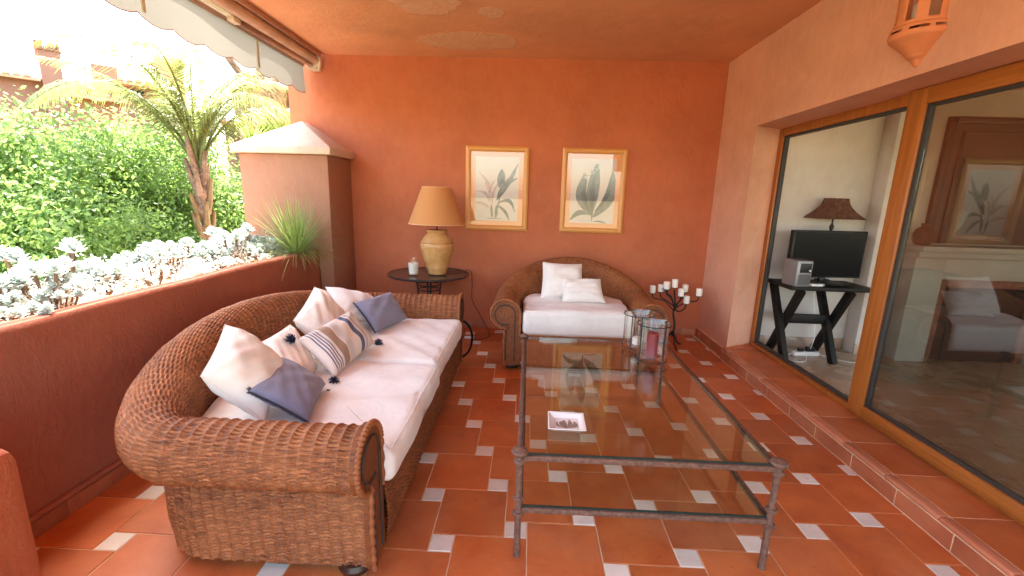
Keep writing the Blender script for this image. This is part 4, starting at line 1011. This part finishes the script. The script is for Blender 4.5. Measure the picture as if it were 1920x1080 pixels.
def succ(seed, hgt):
    rs = np.random.default_rng(seed); V = []; F = []; nst = rs.integers(9, 14); stems = []
    for _ in range(nst):
        a = rs.uniform(0, 2*PI); r0 = rs.uniform(0, .06); top = np.array([math.cos(a)*(r0+.09*rs.uniform(.3, 1)), math.sin(a)*(r0+.09*rs.uniform(.3, 1)), hgt*rs.uniform(.35, 1)])
        stems.append(([(math.cos(a)*r0, math.sin(a)*r0, 0), tuple(top*np.array([.8, .8, .5])), tuple(top)], .006, False))
        for k in range(26):
            u = k*2.4; t = k/26; d = np.array([math.cos(u)*(1-t*.55), math.sin(u)*(1-t*.55), .25+t*1.1]); d /= np.linalg.norm(d); l = .050*(1-.45*t)
            p = top+np.array([0, 0, -.035+.035*t]); s = np.cross(d, [0, 0, 1]); s = s/np.linalg.norm(s)*.014*(1-.3*t); q = np.cross(s, d); q = q/np.linalg.norm(q)*.004; b0 = len(V)
            V += [p, p+d*l*.6-s, p+d*l, p+d*l*.6+s, p+d*l*.55+q, p+d*l*.5-q]
            F += [(b0, b0+4, b0+1), (b0+1, b0+4, b0+2), (b0+2, b0+4, b0+3), (b0+3, b0+4, b0), (b0, b0+1, b0+5), (b0+1, b0+2, b0+5), (b0+2, b0+3, b0+5), (b0+3, b0, b0+5)]
    return npmesh('rosettes', V, F), join_arrays([tube_arrays(p, r, 5) for p, r, _ in stems])
variants = []
for k in range(4):
    me, (sv, sf) = succ(20+k, .13+.03*k); me.materials.append(M['silver']); sm = npmesh('stems', sv, sf); sm.materials.append(M['stem']); variants.append((me, sm))
spots = [(-2.60, .55), (-2.45, .75), (-2.62, .95), (-2.66, 1.2), (-2.50, 1.25), (-2.64, 1.5), (-2.36, 1.62), (-2.55, 1.75), (-2.68, 1.85), (-2.30, 1.93), (-2.62, 2.1), (-2.33, 2.12), (-2.52, 2.25), (-2.66, 2.42), (-2.58, 2.65), (-2.66, 2.85), (-2.56, 3.05), (-2.66, 3.3), (-2.60, 3.55), (-2.66, 3.62), (-2.58, 3.85), (-2.66, 4.05), (-2.52, 4.22), (-2.64, 4.4), (-2.42, 3.5), (-2.40, 2.8), (-2.36, 3.9), (-2.44, 1.95)]
ORD = ['first', 'second', 'third', 'fourth', 'fifth', 'sixth', 'seventh', 'eighth', 'ninth', 'tenth', 'eleventh', 'twelfth', 'thirteenth', 'fourteenth', 'fifteenth', 'sixteenth', 'seventeenth', 'eighteenth', 'nineteenth', 'twentieth', 'twenty-first', 'twenty-second', 'twenty-third']
inner = sorted([p for p in spots if p[0] > -2.47], key=lambda p: -p[1]); outer = sorted([p for p in spots if p[0] <= -2.47], key=lambda p: -p[1])
for small, row in ((True, inner), (False, outer)):
    for i, (x, y) in enumerate(row):
        me, sm = variants[(i*3+1) % 4]; s = .75 if small else (random.uniform(1.2, 1.7) if y > 1.6 else random.uniform(.95, 1.15))
        lb = ('small silvery succulent by the inner lip of the planter, %s from the pillar' if small else 'sunlit white succulent clump along the outer side of the planter, %s from the pillar') % ORD[i]
        r_ = empty('succulent', (x, y, .900), lb, 'succulent', 'succulents in the parapet planter', random.uniform(0, 6)); r_.scale = (s, s, s)
        tag(link('rosettes', me, None, r_), kind='stuff'); link('stems', sm, None, r_)
gcv = leafcloud([(-2.56, y_, .905, .20, .28, .055) for y_ in np.arange(.3, 4.55, .22)]+[(-2.64, y_, .94, .10, .20, .10) for y_ in np.arange(.4, 4.5, .37)], 26000, .014, 77)
tag(link('silver_ground_cover', gcv, M['silver']), 'low carpet of fine silvery leaves filling the parapet planter between the succulents', 'ground cover', kind='stuff')

# ------------------------------------------------------------------ garden
tag(link('garden_ground', npmesh('ground', [(-900, -900, -1.3), (900, -900, -1.3), (900, 900, -1.3), (-900, 900, -1.3)], [(0, 1, 2, 3)]), M['outdoor_ground']), kind='structure')
tag(box('bounce_strip', (-4.6, -12, -1.35), (-2.9, 5.6, -1.285), simple('pale_bounce', (.55, .48, .38), .9, var=.15, scale=2), bevel=0), kind='structure')  # pale strip added below the terrace to bounce sunlight onto its ceiling
GR = -1.3
def ray(px, py):
    v = (px-962.14)/844.8*rx+(py-555.54)/844.8*dx_+fx
    return v
def at_dist(px, py, d):
    v = ray(px, py); k = d/math.hypot(v.x, v.y); return Vector((v.x*k, v.y*k, H+v.z*k))
def shrub(px, ptop, dist, wid, n, mat, label, seed, size=.037, name='shrub', extra=None):
    top = at_dist(px, ptop, dist); root = empty(name, (top.x, top.y, GR), label, 'shrub'); hgt = top.z-GR; rs = np.random.default_rng(seed)
    bl = []
    for k in range(16):
        t = rs.uniform(0, 1); a = rs.uniform(0, 2*PI); rr = wid*.5*math.sqrt(rs.uniform(0, 1))*(1-.45*t*t); q = wid*rs.uniform(.16, .30)
        bl.append((rr*math.cos(a), rr*math.sin(a), hgt*(.12+.74*t), q, q, q*rs.uniform(.6, .9)))
    bl.append((0, 0, hgt*.45, wid*.42, wid*.42, hgt*.40))
    link('crown', leafcloud(bl, n, size, seed), mat, root)
    st = []
    for k in range(5):
        a = k*1.3; st.append((smoothpts([(0, 0, 0), (math.cos(a)*.2, math.sin(a)*.2, hgt*.3), (math.cos(a)*wid*.25, math.sin(a)*wid*.25, hgt*.7)], 5), .05, False))
    tubes('trunk', st, M['stem'], root, 6)
    return root
shrub(-130, 190, 8.5, 3.2, 44200, M['leaf'], 'dense green shrub filling the garden at the far left beyond the planter', 31)
shrub(60, 212, 8.8, 3.2, 51000, M['leaf'], 'dense sunlit shrub just below the chimney house', 32)
shrub(190, 195, 9.4, 3.0, 44200, M['leaf2'], 'paler rounded shrub left of the palm trunk', 33)
shrub(300, 215, 9.2, 2.8, 44200, M['leaf'], 'dark green leafy shrub directly behind the palm trunk', 34)
shrub(420, 235, 9.9, 2.8, 40800, M['leaf'], 'leafy shrub between the palm trunk and the pillar', 35)
shrub(120, 300, 7.4, 2.2, 30600, M['leaf'], 'lower green bush in front of the tall shrubs at the left', 36)
shrub(300, 350, 7.6, 2.0, 27200, M['leaf'], 'lower dark bush in front of the shrub behind the palm', 37)
shrub(455, 330, 9.0, 1.8, 20400, M['leaf2'], 'light green bush showing beside the pillar edge', 38)
# dry fountain grass
p = at_dist(60, 520, 6.0); dg = empty('fountain_grass', (p.x, p.y, GR), 'brownish green arching fountain grass in the garden behind the succulents', 'plant')
V, F = blades(500, .9, 1.7, .15, .006, np.random.default_rng(4), 1.3); link('blades', npmesh('blades', V, F), M['palm_dry'], dg)

def frond_mesh(L, droop, nl, seed, lw=.016, ll=.42, hang=.5):
    rs = np.random.default_rng(seed); m_ = 26; P = []; d = np.array([.62, 0, .80]); p = np.zeros(3)
    for k in range(m_): P.append(p.copy()); p = p+d*L/(m_-1); d = d+np.array([.01, 0, -droop/(m_-1)*(.5+1.4*k/m_)]); d /= np.linalg.norm(d)
    P = np.array(P); V, F = tube_arrays(P, np.linspace(.022, .004, m_), 5); V = list(map(tuple, V)); F = list(F)
    for i in range(nl):
        t = .22+.78*i/nl; q = t*(m_-1); k = min(m_-2, int(q)); b = P[k]*(1-q+k)+P[k+1]*(q-k); T = P[k+1]-P[k]; T /= np.linalg.norm(T)
        l = ll*math.sin(PI*min(1, .18+.80*t))**.7*rs.uniform(.85, 1.1)
        for sg in (-1, 1):
            dd = np.array([0, sg*1.0, 0])+T*.75+np.array([0, 0, rs.uniform(-.15, .25)]); dd /= np.linalg.norm(dd); w_ = np.cross(dd, [0, 0, 1]); w_ = w_/np.linalg.norm(w_)*lw
            c1 = b+dd*l*.5+np.array([0, 0, -.03*hang]); c2 = b+dd*l*.95+np.array([0, 0, -l*hang*rs.uniform(.6, 1.1)]); b0 = len(V)
            V += [tuple(b-w_*.4), tuple(b+w_*.4), tuple(c1+w_), tuple(c1-w_), tuple(c2)]; F += [(b0, b0+1, b0+2, b0+3), (b0+3, b0+2, b0+4)]
    return npmesh('frond', V, F)
fm = [frond_mesh(2.5, 1.9, 84, 1, lw=.010, ll=.40), frond_mesh(2.6, 2.3, 84, 2, lw=.010, hang=.8), frond_mesh(2.1, 1.2, 80, 3, lw=.010), frond_mesh(2.6, 2.1, 84, 4, lw=.010, hang=.9)]
for f in fm: f.materials.append(M['palm'])
fdry = frond_mesh(1.9, 3.2, 60, 9, hang=1.1); fdry.materials.append(M['palm_dry'])
def palm(base, zc, lean, label, fr, trunk_r=.17, stub=True, scale=1.0, cat='palm tree'):
    root = empty('palm_tree', base, label, cat); top = Vector((lean[0], lean[1], zc-base[2]))
    pts = smoothpts([(0, 0, 0), (lean[0]*.2, lean[1]*.2, top.z*.35), (lean[0]*.6, lean[1]*.6, top.z*.75), tuple(top)], 14); nn = len(pts); t = np.arange(nn)/nn
    tube('trunk', pts, trunk_r*(1.05-.45*t)+.018*np.sin(np.arange(nn)*1.6), M['bark'], root, 14)
    if stub:
        rs = np.random.default_rng(3)
        for k in range(16):
            a = k*2.4; z = top.z-1.05+.075*k; q = np.array([np.interp(z, pts[:, 2], pts[:, 0]), np.interp(z, pts[:, 2], pts[:, 1]), z]); r0 = trunk_r*.62; l = rs.uniform(.22, .42)
            c_, s_ = math.cos(a), math.sin(a); tube('boot', smoothpts([q+np.array([c_*r0*.6, s_*r0*.6, -.08]), q+np.array([c_*(r0+.03), s_*(r0+.03), .10]), q+np.array([c_*(r0+.07), s_*(r0+.07), l])], 4), np.linspace(.05, .02, 9), M['palm_dry'] if k < 10 else M['bark'], root, 6)
    for (az, el, s, k) in fr:
        o = link('frond', fm[k] if k < 4 else fdry, None, root, tuple(top)); o.rotation_euler = (0, -math.radians(el-52), math.radians(az)); o.scale = (s*scale,)*3
        o.rotation_mode = 'XYZ'
    return root
b = at_dist(388, 470, 7.2); tp = at_dist(373, 322, 7.2)
fr = []
rs = np.random.default_rng(12)
for k, az in enumerate((0, 38, 75, 115, 150, 190, 225, 262, 300, 335)): fr.append((az+rs.uniform(-8, 8), 72+rs.uniform(-7, 6), rs.uniform(.95, 1.15), k % 4))
for az in (20, 95, 165, 240, 310): fr.append((az, 84, 1.0, 2))
fr += [(60, 90, .9, 2)]
palm((b.x, b.y, GR), tp.z, (tp.x-b.x, tp.y-b.y), 'young feather palm with ragged boots on its trunk, arching over the shrubs beside the pillar', fr, .095, scale=.82)
b = at_dist(640, 100, 13.5); tq = at_dist(262, -75, 13.5); palm((b.x, b.y, GR), tq.z, (tq.x-b.x, tq.y-b.y), 'taller palm further back whose frond tips droop in at the top of the sky', [(a, 45+10*(i % 2), 1.35, i % 4) for i, a in enumerate(range(0, 360, 40))], .10, False)
b = at_dist(545, 150, 11); palm((b.x, b.y, GR), b.z, (0, 0), 'palm with brown dead fronds half hidden behind the pillar', [(a, 20, 1.0, 4) for a in range(0, 360, 45)]+[(a, 60, .9, 2) for a in range(0, 360, 60)], .16, False)
# upright cordylines behind the pillar cap
for k, (px, py) in enumerate(((468, 225), (492, 205), (515, 215), (530, 222))):
    p = at_dist(px, py+10, 9.5+k*.4); r_ = empty('yucca', (p.x, p.y, GR), ['spiky yucca behind the pillar cap, nearest the palm trunk', 'spiky yucca behind the pillar cap, second from the palm trunk', 'spiky yucca behind the pillar cap, third from the palm trunk', 'spiky yucca behind the pillar cap, closest to the terrace wall'][k], 'plant', 'yuccas behind the pillar')
    V, F = blades(60, .35, .6, .05, .014, np.random.default_rng(50+k), .2); V = [(x, y, z+p.z-GR-.3) for x, y, z in V]; link('leaves', npmesh('leaves', V, F), M['leaf2'], r_)
    tube('stem', [(0, 0, 0), (.02, 0, p.z-GR-.28)], .04, M['stem'], r_, 8)

# ------------------------------------------------------------------ houses beyond
def house_root(px, d, label):
    p = at_dist(px, 200, d); return empty('house', (p.x, p.y, GR), label, 'house', rz=math.atan2(-p.x, p.y)), p
def tiled_roof(parent, x0, x1, y0, y1, z0, z1, name='roof'):
    # mono-pitch from eave (y0,z0) up to (y1,z1), rows of half-round clay tiles
    bm = bmesh.new(); v = [bm.verts.new(q) for q in ((x0, y0, z0), (x1, y0, z0), (x1, y1, z1), (x0, y1, z1), (x0, y0, z0-.1), (x1, y0, z0-.1), (x1, y1, z1-.1), (x0, y1, z1-.1))]
    for f in ((0,1,2,3), (7,6,5,4), (4,5,1,0), (5,6,2,1), (6,7,3,2), (7,4,0,3)): bm.faces.new([v[k] for k in f])
    rf = link(name, finish(bm, 'roof', 0), M['roof'], parent); n = int((x1-x0)/.24); arr = []
    for k in range(n):
        x = x0+.12+k*.24; a = np.linspace(0, PI, 6); L0 = np.array([[x+.09*math.cos(t), y0-.06, z0+.10*math.sin(t)] for t in a]); L1 = np.array([[x+.09*math.cos(t), y1, z1+.10*math.sin(t)] for t in a])
        arr.append((np.vstack([L0, L1]), [(i, i+1, 7+i, 6+i) for i in range(5)]+[tuple(range(6))]))
    V, F = join_arrays(arr); tag(link('roof_tiles', npmesh('tiles', V, F, smooth=False), M['roof'], rf), kind='stuff')
    return rf
def zat(py, d, px=200): return at_dist(px, py, d).z-GR
def wpx(px, d): return px*d/ (844.8*1.35)
D1 = 24.
h1, p1 = house_root(60, D1, 'terracotta house with a tall vented chimney beyond the shrubs')
def hx(px, d, p, root_rz):
    q = at_dist(px, 200, d); v = Vector((q.x-p.x, q.y-p.y, 0)); return v.x*math.cos(-root_rz)-v.y*math.sin(-root_rz)
rz1 = h1.rotation_euler.z
X_ = lambda px: hx(px, D1, p1, rz1)
Z_ = lambda py: zat(py, D1, 80)
box('wall', (X_(-120), 0, 0), (X_(104), 5, Z_(148)), M['house'], h1, .02)
tiled_roof(h1, X_(-130), X_(85), -.35, 2.6, Z_(150), Z_(136))
box('side_wing_wall', (X_(125), .8, 0), (X_(186), 5, Z_(146)), M['house'], h1, .02)
tiled_roof(h1, X_(128), X_(172), .4, 3, Z_(146), Z_(139), 'wing_roof')
cx0, cx1 = X_(88), X_(127)
ch = box('chimney', (cx0, -.4, 0), (cx1, .9, Z_(97)), M['house'], h1, .03)
cw = cx1-cx0
boxes('chimney_cap', [((cx0-.06, -.46, Z_(97)), (cx1+.06, .96, Z_(94.5))), ((cx0-.06, -.46, Z_(85)), (cx1+.06, .96, Z_(82)))]+[((cx0+cw*k/7, -.4, Z_(94.5)), (cx0+cw*k/7+.09, -.3, Z_(85))) for k in range(7)]+[((cx1-.09, -.4, Z_(94.5)), (cx1, .9, Z_(85)))]+[((cx0, -.2+.22*k, Z_(94.5)), (cx0+.09, -.11+.22*k, Z_(85))) for k in range(5)], M['house'], ch, .01)
box('flue_vent', (cx0+.12, -.2, Z_(94.4)), (cx1-.12, .7, Z_(85.1)), M['chimney_dark'], ch, 0)
lathe('cap_dome', [(0, Z_(75)), (cw*.2, Z_(75.8)), (cw*.38, Z_(78.5)), (cw*.46, Z_(81.8)), (0, Z_(81.8))], M['house'], ch, 24, ((cx0+cx1)/2, .25))
box('distant_roof_block', (X_(12), 6, 0), (X_(38), 8, Z_(122)), M['house'], h1, .05)
box('ridge_wall', (X_(30), 5.2, 0), (X_(75), 5.6, Z_(131)), M['house'], h1, .02)
D2 = 18.
h2, p2 = house_root(190, D2, 'low terracotta outbuilding with a bright tiled roof between shrub tops and palm')
rz2 = h2.rotation_euler.z; X_ = lambda px: hx(px, D2, p2, rz2); Z_ = lambda py: zat(py, D2, 180)
box('wall', (X_(128), .3, 0), (X_(236), 3, Z_(184)), M['house'], h2, .02)
tiled_roof(h2, X_(104), X_(240), -.2, 3.2, Z_(181), Z_(158))
D3 = 21.
h3, p3 = house_root(215, D3, 'upper storey of a terracotta house behind the palm fronds')
rz3 = h3.rotation_euler.z; X_ = lambda px: hx(px, D3, p3, rz3); Z_ = lambda py: zat(py, D3, 230)
box('wall', (X_(232), 1, 0), (X_(300), 6, Z_(146)), M['house'], h3, .02)
box('window', (X_(246), .94, Z_(166)), (X_(276), .99, Z_(157)), M['black'], h3, .02)
box('upper_wall', (X_(178), 2.5, 0), (X_(232), 6, Z_(100)), M['house'], h3, .02)
tiled_roof(h3, X_(225), X_(330), .5, 4, Z_(146), Z_(139))
box('tower_wall', (X_(318), 3.5, 0), (X_(372), 7, Z_(58)), M['house'], h3, .02)
tiled_roof(h3, X_(312), X_(378), 3, 7, Z_(58), Z_(50), 'tower_roof')
D4 = 19.
h4, p4 = house_root(455, D4, 'pale terracotta house with a small gridded window right of the palm')
rz4 = h4.rotation_euler.z; X_ = lambda px: hx(px, D4, p4, rz4); Z_ = lambda py: zat(py, D4, 455)
box('wall', (X_(444), 0, 0), (X_(560), 6, Z_(140)), M['house'], h4, .02)
box('low_wall', (X_(415), .8, 0), (X_(443), 6, Z_(225)), M['house'], h4, .02)
wn = box('window', (X_(421), .72, Z_(256)), (X_(431), .79, Z_(243)), M['chimney_dark'], h4, 0)
boxes('window_bars', [((X_(423.5+k*2.5), .69, Z_(256)), (X_(424.2+k*2.5), .715, Z_(243))) for k in range(3)]+[((X_(421), .69, Z_(249.8)), (X_(431), .7149, Z_(249.2)))], M['house'], wn, 0)
tiled_roof(h4, X_(408), X_(447), .4, 3, Z_(226), Z_(219))
